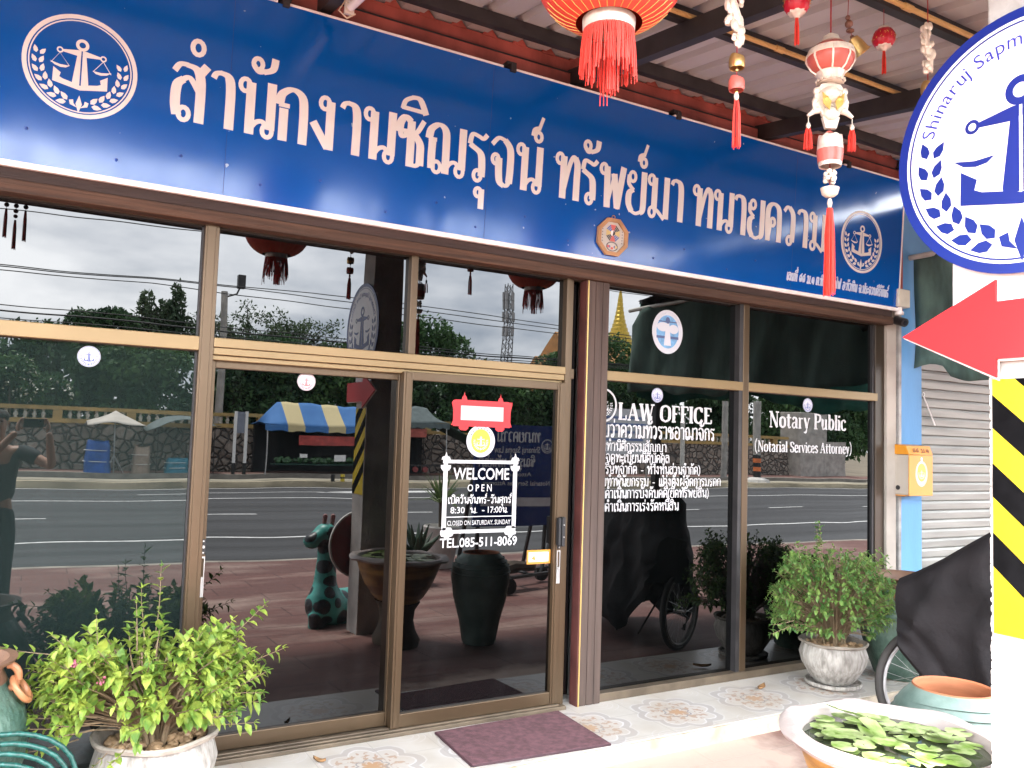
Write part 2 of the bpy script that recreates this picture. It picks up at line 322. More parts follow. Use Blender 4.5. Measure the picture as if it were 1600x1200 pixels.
def strokes(mb, st, ox, oy, sx, sy, thick, thin, Mf, cnt, depth, shear=0, m=0):
    for typ, pts in st:
        n = len(pts); hw = []
        P = [((ox + (x + shear*y)*sx), oy + y*sy) for x, y in pts]
        nrm = []
        for i in range(n):
            a, b = P[max(i-1, 0)], P[min(i+1, n-1)]
            if typ == 'c': a, b = P[(i-1) % (n-1)], P[(i+1) % (n-1)]
            dx, dy = b[0]-a[0], b[1]-a[1]; l = sqrt(dx*dx+dy*dy) or 1
            wv = {'c': thin*1.05, 't': thin, 'k': thin + (thick-thin)*.35*abs(dy/l)**2}.get(typ, thin + (thick-thin)*abs(dy/l)**1.3)
            nrm.append((-dy/l*wv/2, dx/l*wv/2))
        cnt[0] += 1; w = depth + (cnt[0] % 40)*.00006
        lf = [(p[0]+q[0], p[1]+q[1]) for p, q in zip(P, nrm)]; rt = [(p[0]-q[0], p[1]-q[1]) for p, q in zip(P, nrm)]
        vs = [Mf(*p, w) for p in lf] + [Mf(*p, w) for p in rt] + [Mf(*p, 0) for p in lf] + [Mf(*p, 0) for p in rt]
        fs = []
        for i in range(n-1):
            fs += [(i, i+1, n+i+1, n+i), (i, 2*n+i, 2*n+i+1, i+1), (n+i, n+i+1, 3*n+i+1, 3*n+i)]
        if typ != 'c': fs += [(0, n, 3*n, 2*n), (n-1, 3*n-1, 4*n-1, 2*n-1)]
        mb.add(vs, fs, m)
def width_of(txt, tab):
    x = 0
    for ch in txt:
        if ch == 'ำ': x += tab['า'][0]
        elif ch in tab: x += tab[ch][0]
    return x
def glyphs(mb, txt, x0, y0, h, x1, Mf, thick, thin, depth=.001, tab=G, shear=0, cnt=None, m=0, right=None):
    """write txt from x0 to x1 with the body height h; thick and thin in body heights"""
    cnt = cnt or [0]; tot = width_of(txt, tab); sx = (x1-x0)/tot if x1 is not None else h
    x = x0; prev_hi = False
    for ch in txt:
        if ch == 'ำ':
            strokes(mb, MARK['ํ'], x, y0, min(sx, h), h, thick*h, thin*h, Mf, cnt, depth, shear, m); ch = 'า'
        if ch in MARK:
            lift = .36*h if (prev_hi and ch in '่้์') else 0
            strokes(mb, MARK[ch], x, y0+lift, min(sx*1.05, h), h, thick*h*.8, thin*h, Mf, cnt, depth, shear, m)
            prev_hi = ch in HI; continue
        prev_hi = False
        wd, st = tab[ch]; strokes(mb, st, x, y0, sx, h, thick*h, thin*h, Mf, cnt, depth, shear, m); x += wd*sx
def fonttext(mb, txt, Mf, x0, y0, h, x1=None, bold=.0, depth=.001, m=0, center=False, arc=None):
    """built-in font; cap height h, stretched to end at x1"""
    def mesh(s):
        c = bpy.data.curves.new('t', 'FONT'); c.body = s; c.size = 1; c.offset = bold; c.resolution_u = 3
        o = bpy.data.objects.new('t', c); COL.objects.link(o); dg = bpy.context.evaluated_depsgraph_get(); dg.update()
        me = bpy.data.meshes.new_from_object(o.evaluated_get(dg)); vs = [(v.co.x, v.co.y) for v in me.vertices]; fs = [tuple(p.vertices) for p in me.polygons]
        bpy.data.objects.remove(o); bpy.data.curves.remove(c); bpy.data.meshes.remove(me); return vs, fs
    k = h/.70
    if arc:
        cx, cy, R, a0, a1 = arc
        ws = []
        for ch in txt:
            if ch == ' ': ws.append(.3); continue
            vs, fs = mesh(ch); ws.append(max(v[0] for v in vs)+.09)
        tot = sum(ws); acc = 0
        for ch, wd in zip(txt, ws):
            if ch != ' ':
                vs, fs = mesh(ch); a = a0+(a1-a0)*(acc+wd/2)/tot
                out = 1 if a1 < a0 else -1
                ux, uy = sin(a)*out, -cos(a)*out; vx, vy = cos(a)*out, sin(a)*out
                mb.add([Mf(cx+R*cos(a)+((v[0]-wd/2)*ux*1.0+v[1]*vx)*k, cy+R*sin(a)+((v[0]-wd/2)*uy+v[1]*vy)*k, depth) for v in vs], fs, m)
            acc += wd
        return
    vs, fs = mesh(txt)
    if not vs: return
    a, b = min(v[0] for v in vs), max(v[0] for v in vs)
    sx = (x1-x0)/(b-a) if x1 is not None else k
    mb.add([Mf(x0+(v[0]-a)*sx, y0+v[1]*k, depth) for v in vs], fs, m)
def disc(mb, Mf, cx, cy, rx, ry=None, d=.001, n=40, m=0, r_in=0):
    ry = ry or rx
    o = [(cx+rx*cos(2*pi*k/n), cy+ry*sin(2*pi*k/n)) for k in range(n)]
    if not r_in: mb.prism(o, Mf, d, m); return
    q = [(cx+rx*r_in*cos(2*pi*k/n), cy+ry*r_in*sin(2*pi*k/n)) for k in range(n)]
    vs = [Mf(*p, d) for p in o] + [Mf(*p, d) for p in q] + [Mf(*p, 0) for p in o] + [Mf(*p, 0) for p in q]; fs = []
    for k in range(n):
        j = (k+1) % n; fs += [(k, j, n+j, n+k), (k, 2*n+k, 2*n+j, j), (n+k, n+j, 3*n+j, 3*n+k)]
    mb.add(vs, fs, m)
def quadp(mb, Mf, x0, y0, x1, y1, d=.001, m=0): mb.prism([(x0, y0), (x1, y0), (x1, y1), (x0, y1)], Mf, d, m)
def emblem(mb, Mf, cx, cy, R, d=.001, m=0, rings=True, cords=True):
    ct = [0]
    def up(): ct[0] += 1; return d*(1+.006*ct[0])
    def P(*pts): mb.prism([(cx+x*R, cy+y*R) for x, y in pts], Mf, up(), m)
    if rings:
        disc(mb, Mf, cx, cy, R, d=d, m=m, r_in=.92, n=56); disc(mb, Mf, cx, cy, R*.895, d=d, m=m, r_in=.975, n=56)
    disc(mb, Mf, cx, cy+.42*R, .115*R, d=up(), m=m, r_in=.5, n=24)
    for s in (-1, 1):
        def q(*pts): P(*([(s*x, y) for x, y in pts][::s]))
        q((.012, .22), (.012, .31), (.07, .31), (.33, .265), (.33, .225), (.09, .20))
        disc(mb, Mf, cx+s*.375*R, cy+.245*R, .058*R, d=up(), m=m, r_in=.55, n=18)
        q((.014, -.36), (.014, .25), (.075, .25), (.14, -.31), (.13, -.37)); q((.0, -.46), (.0, -.37), (.15, -.33), (.30, -.30), (.36, -.27), (.34, -.19), (.47, -.10), (.475, -.37))
        q((.20, -.03), (.26, -.075), (.35, -.085), (.45, -.06), (.53, .0), (.36, -.035))
        for e in (.21, .52) if cords else (): P((s*.37, .19), (s*.38+.003, .19), (s*e+.012, -.03), (s*e, -.03))
        for i in range(7):
            a = radians(-98 if s < 0 else -82) + s*radians(14+i*13.2)
            for side in (-1, 1):
                rr = .735 + side*.06; ax, ay = cx+R*rr*cos(a), cy+R*rr*sin(a)
                td = Vector((-sin(a)*s, cos(a)*s)); rd = Vector((cos(a), sin(a)))
                dv = (td + rd*side*.5).normalized(); nv = Vector((-dv.y, dv.x)); l, wd = .155*R*(1-.03*i), .046*R*(1-.03*i)
                b = Vector((ax, ay)) - dv*l*.5
                mb.prism([tuple(b), tuple(b+dv*l*.3-nv*wd), tuple(b+dv*l*.7-nv*wd*.9), tuple(b+dv*l*1.15), tuple(b+dv*l*.7+nv*wd*.9), tuple(b+dv*l*.3+nv*wd)], Mf, up(), m)
    P((0, -.90), (.055, -.73), (.0, -.56), (-.055, -.73))
    for s in (-1, 1): P(*([(s*.03, -.80), (s*.15, -.76), (s*.17, -.68), (s*.10, -.66), (s*.09, -.73)][::s]))
def sheet(y, x0=0, z0=0):       # mapping for things on a wall that faces -y
    return lambda u, v, w: Vector((x0+u, y-w, z0+v))
# ------------------------------------------------------------ setting: ground, pavements, road
def poly_slab(name, pts, z0, z1, mat, bevel=0):
    b = MB(); b.prism(pts, lambda u, v, w: Vector((u, v, z0+w)), z1-z0); return kind(b.build(name, mat, bevel=bevel), 'structure')
GX0, GX1 = -30, 60
def strip(a0, s0, a1, s1): return [(GX0, a0+s0*GX0), (GX1, a0+s0*GX1), (GX1, a1+s1*GX1), (GX0, a1+s1*GX1 if False else a1+s1*GX0)]
b = MB(); b.box((-400, -400, -.9), (400, 400, -.45)); kind(b.build('ground', M('dry_earth', (.16, .13, .09), .95, scale=.4, var=.3)), 'structure')
ASPH = M('asphalt', (.034, .035, .037), .82, var=.4, scale=.7, stretch=(.12, 2.2, 1), bump=.25, bscale=90)
poly_slab('road', strip(-7.9, .07, -23.1, .03), -.5, -.30, ASPH)
poly_slab('far_road', strip(-24.6, .03, -28.0, .03), -.5, -.27, ASPH)
REDP = M('red_stamped_concrete', (.22, .085, .07), .8); g = NT(REDP); vec, xyz = g.xyz()
br = g.n('ShaderNodeTexBrick'); br.inputs['Scale'].default_value = 1; br.inputs['Mortar Size'].default_value = .006; br.inputs['Mortar Smooth'].default_value = .3
br.inputs['Brick Width'].default_value = .9; br.inputs['Row Height'].default_value = .42; br.inputs['Mortar'].default_value = (.35, .3, .3, 1)
br.inputs['Color1'].default_value = (1, 1, 1, 1); br.inputs['Color2'].default_value = (.82, .8, .8, 1); mb2 = g.n('ShaderNodeMix', data_type='VECTOR'); mb2.inputs[0].default_value = .012; g.link(vec, mb2.inputs[4]); nn = g.n('ShaderNodeTexNoise'); nn.inputs['Scale'].default_value = 2; g.link(vec, nn.inputs['Vector']); g.link(nn.outputs['Color'], mb2.inputs[5]); g.link(mb2.outputs[1], br.inputs['Vector'])
mpn = g.n('ShaderNodeMapping'); mpn.inputs['Scale'].default_value = (.5, 1.6, 1); g.link(vec, mpn.inputs[0])
worn = g.ramp(g.noise(mpn.outputs[0], 1.6, 8), .48, .74)
base = g.mix(worn, (.16, .066, .053), (.34, .23, .19)); fine = g.mix(g.ramp(g.noise(vec, 14, 6), .35, .7), (.7, .7, .7), (1, 1, 1))
mu = g.n('ShaderNodeMix', data_type='RGBA', blend_type='MULTIPLY'); mu.inputs[0].default_value = 1; g.link(base, mu.inputs[6]); g.link(br.outputs[0], mu.inputs[7])
mu2 = g.n('ShaderNodeMix', data_type='RGBA', blend_type='MULTIPLY'); mu2.inputs[0].default_value = .7; g.link(mu.outputs[2], mu2.inputs[6]); g.link(fine, mu2.inputs[7])
dx_ = g.m('SUBTRACT', xyz[0], 3.0); dy_ = g.m('MULTIPLY', g.m('ADD', xyz[1], .85), 2.2); dd = g.m('SQRT', g.m('ADD', g.m('MULTIPLY', dx_, dx_), g.m('MULTIPLY', dy_, dy_))); glare_patch = g.ramp(g.m('ADD', dd, g.m('MULTIPLY', g.m('SUBTRACT', g.noise(vec, 5, 6), .5), .9)), 1.0, .55)  # pale patch by the step: bright light painted into the paving colour
g.link(g.mix(g.m('MULTIPLY', glare_patch, .85), mu2.outputs[2], (.55, .42, .34)), g.b.inputs['Base Color'])
bp = g.n('ShaderNodeBump'); bp.inputs['Strength'].default_value = .5; bp.inputs['Distance'].default_value = .02
g.link(g.m('ADD', g.m('MULTIPLY', br.outputs['Fac'], -1), g.m('MULTIPLY', g.noise(vec, 30), .4)), bp.inputs['Height']); g.link(bp.outputs[0], g.b.inputs['Normal'])
KY = lambda x: -7.87+.07*x
b = MB(); vs = [(x, y, z) for x in (GX0, GX1) for y, z in ((-.66, -.09), (-3.3, -.20), (KY(x)+.14, -.238), (KY(x)+.14, -.5))]
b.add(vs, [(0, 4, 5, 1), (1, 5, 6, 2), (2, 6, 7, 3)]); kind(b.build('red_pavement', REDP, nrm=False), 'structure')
KERB = M('kerb_concrete', (.27, .24, .20), .85, var=.25, scale=3, bump=.3)
poly_slab('kerb', [(GX0, KY(GX0)+.14), (GX1, KY(GX1)+.14), (GX1, KY(GX1)), (GX0, KY(GX0))], -.5, -.236, KERB, .01)
poly_slab('median_kerb', strip(-23.1, .03, -23.4, .03), -.5, -.10, M('worn_median', (.42, .36, .25), .9, var=.4, scale=1.5, stretch=(.4, 3, 1)))
poly_slab('median', strip(-23.4, .03, -24.6, .03), -.5, -.09, M('dry_median', (.30, .27, .20), .9, var=.3, scale=1))
poly_slab('far_kerb', strip(-28.0, .03, -28.35, .03), -.5, -.10, KERB)
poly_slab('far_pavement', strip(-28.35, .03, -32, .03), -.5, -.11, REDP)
MARK_P = M('road_marking_paint', (.62, .62, .60), .7, var=.2, scale=6)
def marking(a, s, x0, x1, wd): return [(x0, a+s*x0-wd/2), (x1, a+s*x1-wd/2), (x1, a+s*x1+wd/2), (x0, a+s*x0+wd/2)]
b = MB()
fl = lambda u, v, w: Vector((u, v, (-.296 if v > -24.5 else -.266)))
def flat(pts): b.add([fl(u, v, 0) for u, v in pts], [(0, 1, 2, 3)])
flat(marking(-10.85, .047, GX0, GX1, .13)); flat(marking(-18.95, .031, GX0, GX1, .14))
for k in range(-7, 15): flat(marking(-14.75, .046, 3.05+4.1*k, 4.42+4.1*k, .12))
flat(marking(-21.0, .03, 2.6, 12, .10)); flat([(7.5, -20.6), (9.2, -21.5), (12.4, -21.5), (11.2, -20.6)])
flat(marking(-22.9, .03, GX0, GX1, .12)); flat(marking(-26.4, .03, GX0, GX1, .1))
kind(b.build('road_marking', MARK_P, nrm=False), 'structure')

# patterned tile step in front of the shop
TILE = M('floral_tile', (.6, .52, .45), .32); g = NT(TILE); vec, xyz = g.xyz()
def cell(off):
    fx = g.m('SUBTRACT', g.m('FRACT', g.m('ADD', g.m('DIVIDE', xyz[0], .62), off)), .5); fy = g.m('SUBTRACT', g.m('FRACT', g.m('ADD', g.m('DIVIDE', xyz[1], .62), off)), .5)
    r = g.m('SQRT', g.m('ADD', g.m('MULTIPLY', fx, fx), g.m('MULTIPLY', fy, fy))); th = g.m('ARCTAN2', fy, fx); return fx, fy, r, th
wob = g.m('MULTIPLY', g.m('SUBTRACT', g.noise(vec, 22, 3), .5), .035)
fx, fy, r, th = cell(.13); r = g.m('ADD', r, wob)
pet = g.m('ABSOLUTE', g.m('COSINE', g.m('MULTIPLY', th, 4)))
def line(rad, amp, wd): return g.m('LESS_THAN', g.m('ABSOLUTE', g.m('SUBTRACT', r, g.m('ADD', rad, g.m('MULTIPLY', pet, amp)))), wd)
def inside(rad, amp): return g.m('LESS_THAN', r, g.m('ADD', rad, g.m('MULTIPLY', pet, amp)))
col = g.mix(g.ramp(g.noise(vec, 5), .3, .7), (.50, .465, .41), (.58, .545, .49))
col = g.mix(g.m('MULTIPLY', inside(.36, .07), .8), col, (.41, .375, .35))
col = g.mix(line(.36, .07, .008), col, (.58, .56, .53))
col = g.mix(inside(.27, .08), col, (.54, .50, .45))
col = g.mix(line(.27, .08, .009), col, (.62, .60, .58))
sp = g.m('MULTIPLY', inside(.25, .05), g.m('GREATER_THAN', g.noise(vec, 26, 2), .54))
col = g.mix(g.m('MULTIPLY', sp, .85), col, (.40, .26, .17))
col = g.mix(line(.10, .03, .008), col, (.26, .25, .25)); col = g.mix(inside(.045, .04), col, (.45, .27, .15))
f2, f3, r2, t2 = cell(.63)
curl = g.m('LESS_THAN', g.m('ABSOLUTE', g.m('SINE', g.m('ADD', g.m('MULTIPLY', r2, 55), g.m('MULTIPLY', t2, 3)))), .22)
col = g.mix(g.m('MULTIPLY', g.m('MULTIPLY', curl, g.m('LESS_THAN', r2, .2)), .8), col, (.60, .58, .56))
fxg = g.m('ABSOLUTE', g.m('SUBTRACT', g.m('FRACT', g.m('DIVIDE', xyz[0], .31)), .5)); fyg = g.m('ABSOLUTE', g.m('SUBTRACT', g.m('FRACT', g.m('DIVIDE', xyz[1], .31)), .5))
grout = g.m('GREATER_THAN', g.m('MAXIMUM', fxg, fyg), .494); col = g.mix(g.m('MULTIPLY', grout, .7), col, (.36, .33, .30))
stain = g.ramp(g.noise(vec, 3.2, 8), .48, .75); col = g.mix(g.m('MULTIPLY', stain, .5), col, (.42, .34, .25))
g.link(col, g.b.inputs['Base Color']); g.b.inputs['Roughness'].default_value = .35
poly_slab('tile_step', [(-4, .3), (9.5, .3), (9.5, -.66), (-4, -.66)], -.5, 0, TILE)
b = MB(); b.box((-4, -.675, -.3), (9.5, -.66, -.004)); kind(b.build('step_riser', M('weathered_step_edge', (.5, .43, .32), .85, var=.3, scale=6, bump=.4)), 'structure')

# ------------------------------------------------------------ the shop
shop = thing('law_office', 'dark glazed law office shopfront with bronze frames under the long blue sign', 'shop building', (2.5, 0, 0))
b = MB(); b.box((-4, .13, -.2), (5.69, 7, 4.5)); b.build('body', GREYW, shop)
RUST = M('red_primer_steel', (.33, .085, .065), .8, var=.35, scale=5, stretch=(1, 1, .4), bump=.25, bscale=30)
b = MB(); b.box((-4, -.055, 2.646), (5.88, .12, 3.775)); b.box((-4, -.02, 3.777), (5.88, .12, 3.87))
x = -3.9
while x < 5.8:
    b.prism([(x, 3.865), (x+.10, 3.865), (x+.065, 3.905), (x+.02, 3.905)], lambda u, v, w: Vector((u, .1-w, v)), .125); x += .2
b.build('fascia', RUST, shop)
b = MB(); b.box((-4, -.059, 3.768), (5.88, -.0, 3.776)); b.build('fascia_joint', BLACKST, shop)
WOOD = M('weathered_brown_wood', (.032, .017, .013), .75, var=.35, scale=5, stretch=(.25, 6, 6), bump=.35, bscale=20)
WOODR = M('rough_brown_wood', (.062, .029, .015), .75, var=.45, scale=6, stretch=(.2, 8, 8), bump=.5, bscale=20)
b = MB(); b.box((-4, -.09, 2.58), (5.70, .0, 2.645)); b.build('header_beam', WOOD, shop, bevel=.004)
b = MB(); b.box((-4, -.105, 2.52), (5.70, -.02, 2.578)); b.build('header_trim', WOODR, shop, bevel=.006)
b = MB(); b.box((-4, -.05, -.1), (-1.2, .13, 2.54)); b.build('wall', GREYW, shop)
# post of brown boards, red left cheek, brass strip
PW = M('post_wood', (.066, .043, .033), .75, var=.25, scale=4, stretch=(6, 6, .3), bump=.25, bscale=30)
b = MB()
for x0, x1 in ((2.856, 2.906), (2.909, 2.958), (2.961, 3.008)): b.box((x0, -.075, 0), (x1, -.0, 2.519))
b.build('post', PW, shop, bevel=.003)
b = MB(); b.box((2.840, -.072, 0), (2.8485, 0, 2.519)); b.build('post_cheek', M('red_brown_paint', (.075, .022, .018), .6, var=.25, scale=6), shop)
b = MB(); b.box((2.849, -.078, 0), (2.8555, 0, 2.519)); b.build('post_strip', M('brass_strip', (.6, .42, .15), .4, metal=.5, var=.1), shop)
GLASS = M('dark_tinted_glass', (.0008, .001, .001), 0, var=0, ior=1.55); GLASSL = M('green_tinted_glass', (.008, .013, .012), 0, var=0, ior=1.55)
for gm, amt in ((GLASS, .012), (GLASSL, .012)):
    g = NT(gm); vec, xyz = g.xyz(); bp = g.n('ShaderNodeBump'); bp.inputs['Strength'].default_value = amt; bp.inputs['Distance'].default_value = .1
    g.link(g.noise(vec, 1.3, 1), bp.inputs['Height']); mpg = g.n('ShaderNodeMapping'); mpg.inputs['Scale'].default_value = (4, 1, .7); g.link(vec, mpg.inputs[0]); c_ = tuple(g.b.inputs['Base Color'].default_value)[:3]; g.link(g.mix(g.ramp(g.noise(mpg.outputs[0], 2.5, 9), .5, .85), c_, tuple(x+.003 for x in c_)), g.b.inputs['Base Color']); g.link(bp.outputs[0], g.b.inputs['Normal'])
def pane(name, x0, x1, z0, z1, y=0, mat=GLASS, parent=None):
    b = MB(); b.box((x0, y, z0), (x1, y+.008, z1)); return b.build(name, mat, parent or shop)
P_L = pane('window_pane', -1.15, .655, .05, 1.93, mat=GLASSL); P_LT = pane('window_pane', -1.15, .655, 1.97, 2.55)
P_T1 = pane('window_pane', .715, 1.715, 1.97, 2.55); P_T2 = pane('window_pane', 1.75, 2.72, 1.97, 2.55); P_S = pane('window_pane', 2.765, 2.839, .05, 2.55, y=.02)
P_R1 = pane('window_pane', 2.96, 4.17, .05, 1.93); P_R1T = pane('window_pane', 2.96, 4.17, 1.97, 2.55)
P_R2 = pane('window_pane', 4.21, 5.60, .05, 1.93); P_R2T = pane('window_pane', 4.21, 5.60, 1.97, 2.55)
def fr(name, lo, hi, mat, extra=()):
    b = MB(); b.box(lo, hi)
    for l, h in extra: b.box(l, h)
    return b.build(name, mat, shop, bevel=.003)
for x0, x1 in ((-1.2, -1.14),): fr('mullion', (x0, -.055, .04), (x1, .03, 2.56), BRONZE)
fr('mullion', (.652, -.05, .04), (.718, .03, 2.56), BRONZE, [((.662, -.056, .045), (.70, -.0505, 2.555))])
fr('mullion', (1.712, -.045, 1.985), (1.752, .03, 2.56), BRONZE)
fr('mullion', (2.718, -.045, .0), (2.752, .03, 2.555), BRONZE, [((2.7525, -.03, 0), (2.775, .02, 2.515))])
fr('mullion', (4.168, -.05, .04), (4.222, .03, 2.56), BRONZE); fr('mullion', (5.585, -.03, .04), (5.69, .03, 2.56), BRONZED)
for lo, hi in (((.643, -.012, .05), (.6515, .02, 2.54)), ((4.135, -.045, .05), (4.1675, .02, 2.54)), ((5.56, -.02, .05), (5.5845, .02, 2.54))): b = MB(); b.box(lo, hi); b.build('gasket_shade_strip', BLACKST, shop)  # edge gaskets; the middle strip paints its mullion's shaded side black
fr('rail', (-1.14, -.05, 1.918), (.652, .03, 1.985), GOLDAL)
fr('rail', (.718, -.052, 1.94), (2.718, .03, 1.985), GOLDAL, [((.718, -.040, 1.905), (2.718, .03, 1.9395)), ((.718, -.02, 1.88), (2.718, .035, 1.9045))])
fr('rail', (3.009, -.05, 1.925), (4.168, .03, 1.985), GOLDAL); fr('rail', (4.222, -.05, 1.925), (5.585, .03, 1.985), GOLDAL); fr('rail', (2.776, -.02, 1.92), (2.80, .03, 1.98), BRONZE)
b = MB(); b.box((-1.14, -.03, 2.515), (5.585, .03, 2.545)); b.build('top_track', BRONZED, shop)
SILL = M('dusty_bronze_sill', (.12, .09, .06), .5, metal=.3, var=.25, scale=6)
fr('sill', (-1.2, -.06, 0), (.652, .05, .05), SILL); fr('threshold', (.652, -.09, 0), (2.76, .06, .022), SILL, [((.70, -.075, .022), (2.72, -.055, .032)), ((.70, -.03, .022), (2.72, -.01, .03))])
fr('sill', (3.009, -.06, 0), (5.69, .05, .05), SILL)
b = MB(); b.box((5.692, -.05, 0), (5.805, .12, 2.66)); b.build('pilaster', M('cream_plaster', (.36, .32, .27), .8, var=.15, scale=3), shop)
b = MB(); b.box((5.806, -.03, 0), (5.825, .1, 2.66)); b.build('pilaster_gap', BLACK, shop)
b = MB(); b.box((5.826, -.06, 0), (5.857, .12, 2.69)); b.build('pilaster_edge', M('grey_mortar', (.30, .29, .27), .9, var=.3, scale=8, bump=.5), shop)

def door(label, x0, x1, y):
    t = thing('sliding_door', label, 'door', ((x0+x1)/2, y, .03))
    p = pane('pane', x0+.045, x1-.045, .09, 1.86, y, GLASS, t)
    for n, lo, hi in (('stile', (x0, y-.028, .03), (x0+.05, y+.028, 1.89)), ('stile', (x1-.05, y-.028, .03), (x1, y+.028, 1.89)),
                      ('top_rail', (x0+.05, y-.024, 1.845), (x1-.05, y+.024, 1.89)), ('bottom_rail', (x0+.05, y-.024, .03), (x1-.05, y+.024, .10))):
        b = MB(); b.box(lo, hi)
        if n == 'stile': b.box((lo[0]+.012, y-.034, .035), (hi[0]-.012, y-.0285, 1.885))
        b.build(n, BRONZE, t, bevel=.003)
    return t, p
D1, D1P = door('bronze framed sliding glass door left of the lettered door', .692, 1.735, .036)
D2, D2P = door('bronze framed sliding glass door with the white WELCOME opening hours lettering', 1.69, 2.716, -.028)
def lock(t, x, y, z0, big):
    b = MB(); b.box((x-.012, y-.006, z0+.10), (x+.012, y, z0+.17)); o = b.build('lock_plate', BLACK, t, bevel=.004)
    b = MB()
    b.tube([(x, y-.012, z0+.135), (x, y-.006, z0+.135)], .007, 10); b.tube([(x, y-.009, z0+.162), (x, y-.005, z0+.162)], .004, 8); b.tube([(x, y-.009, z0+.108), (x, y-.005, z0+.108)], .004, 8)
    b.build('keyhole', STEEL, o, True)
    b = MB(); b.box((x-.011, y-.004, z0-.10), (x-.007, y+.001, z0+.09)); b.box((x+.007, y-.004, z0-.10), (x+.011, y+.001, z0+.09)); b.box((x-.007, y-.001, z0-.10), (x+.007, y+.001, z0-.02)); b.box((x-.007, y-.004, z0+.082), (x+.007, y, z0+.09))
    h = b.build('pull_handle', STEEL, t)
    b = MB(); b.tube([(x, y-.008, z0-.012), (x, y-.002, z0-.012)], .007, 10); b.build('screw', STEEL, h, True)
lock(D1, .728, -.002, .86, 0); lock(D2, 2.693, -.064, .82, 0)
b = MB(); b.box((2.672, -.098, .94), (2.688, -.064, 1.10)); b.box((2.692, -.102, .935), (2.714, -.064, 1.105)); o = b.build('grip_handle', BLACK, D2, bevel=.004)
b = MB()
for z in (.99, 1.06): b.tube([(2.702, -.106, z), (2.702, -.1, z)], .004, 8)
b.build('screw', STEEL, o, True)

# lettering and stickers on the panes
GY = -.0006
def part_mesh(name, fn, mats, parent):
    b = MB(); fn(b); return b.build(name, mats, parent, nrm=False)
ms = sheet(GY)
def law(b):
    glyphs(b, 'LAW OFFICE', 3.15, 1.690, .105, 3.935, ms, .22, .09, tab=LAT, depth=.0006)
    disc(b, ms, 3.035, 1.775, .105, d=.0006, r_in=.88); emblem(b, ms, 3.035, 1.775, .085, d=.0006, rings=False)
    rows = [('รับว่าความทั่วราชอาณาจักร', 1.580, .078, 2.985, 3.965), ('รับทำนิติกรรมสัญญา', 1.495, .05, 2.99, 3.548), ('รับจดทะเบียนนิติบุคคล', 1.425, .05, 2.99, 3.575),
            ('(บริษัทจำกัด - ห้างหุ้นส่วนจำกัด)', 1.353, .05, 3.0, 3.84), ('รับทำพินัยกรรม - แต่งตั้งผู้จัดการมรดก', 1.277, .05, 3.0, 4.025),
            ('รับดำเนินการบังคับคดี(ยึดทรัพย์สิน)', 1.203, .05, 2.99, 3.918), ('รับดำเนินการเร่งรัดหนี้สิน', 1.122, .05, 2.99, 3.658)]
    c = [0]
    for tx, z, h, a, e in rows: glyphs(b, tx, a, z, h, e, ms, .15, .115, depth=.0006, cnt=c)
part_mesh('lettering', law, [GWHITE], P_R1)
def notary(b):
    glyphs(b, 'Notary Public', 4.474, 1.690, .110, 5.287, ms, .20, .085, tab=LAT, depth=.0006)
    glyphs(b, '(Notarial Services Attorney)', 4.335, 1.517, .074, 5.352, ms, .18, .08, tab=LAT, depth=.0006)
part_mesh('lettering', notary, [GWHITE], P_R2)
STK = M('sticker_white', (.48, .48, .5), .4, var=.02); STB = M('sticker_blue', (.03, .05, .22), .4, var=.05); STR = M('sticker_pink', (.3, .09, .09), .4, var=.05)
STY = M('sticker_yellow', (.5, .38, .03), .4, var=.08); STG = M('sticker_pale_grey', (.45, .47, .5), .4, var=.05); STS = M('sticker_sky_blue', (.12, .28, .46), .4, var=.25, scale=30)
def sticker(parent, x, z, r, ink, y=GY, ry=None):
    m_ = sheet(y)
    def f(b):
        disc(b, m_, x, z, r, ry or r, .0006, 32, 0); disc(b, m_, x, z, r*.96, (ry or r)*.96, .0009, 32, 1, r_in=.95)
        emblem(b, m_, x, z-.08*r, r*.92, .0010, 1, rings=False)
        fonttext(b, 'LAW OFFICE', m_, 0, 0, r*.15, arc=(x, z, r*.72, radians(160), radians(20)), depth=.0010, m=1)
    return part_mesh('round_sticker', f, [STK, ink], parent)
sticker(P_L, .197, 1.857, .047, STB); sticker(D1P, 1.193, 1.808, .047, STR, .0354); sticker(P_R1, 3.461, 1.858, .047, STB); sticker(P_R2, 4.865, 1.861, .05, STB)
def bigst(b):
    x, z, r = 3.536, 2.275, .128
    disc(b, ms, x, z, r, r*1.12, .0006, 48, 0); disc(b, ms, x, z, r*.73, r*.85, .0009, 40, 1)
    quadp(b, ms, x-r*.72, z-.045, x+r*.72, z-.028, .0011, 2); disc(b, ms, x-.04, z+.03, .05, .03, .0011, 20, 0); disc(b, ms, x+.05, z+.02, .04, .03, .0012, 20, 0)
    b.prism([(x-.03, z-.09), (x+.03, z-.09), (x+.012, z+.06), (x-.012, z+.06)], ms, .0013, 0); disc(b, ms, x, z+.075, .018, .022, .0015, 20, 2); quadp(b, ms, x-.075, z+.062, x-.012, z+.07, .0014, 2); quadp(b, ms, x+.012, z+.062, x+.075, z+.07, .0014, 2)
    fonttext(b, 'Hua Hin Lawyer Group', ms, 0, 0, .016, arc=(x, z-.005, r*.93, radians(218), radians(322)), depth=.0012, m=3)
    c = [0]
    for i, ch in enumerate('สำนกงานทนายความหวหน'):
        a = radians(160-140*i/19); glyphs(b, ch if ch in G else 'น', x+r*.84*cos(a)-.006, z+r*.97*sin(a)-.006, .012, x+r*.84*cos(a)+.005, ms, .2, .14, depth=.0012, cnt=c, m=3)
part_mesh('lighthouse_sticker', bigst, [STK, STS, M('sticker_navy', (.05, .07, .16), .4, var=.1), STG], P_R1T)
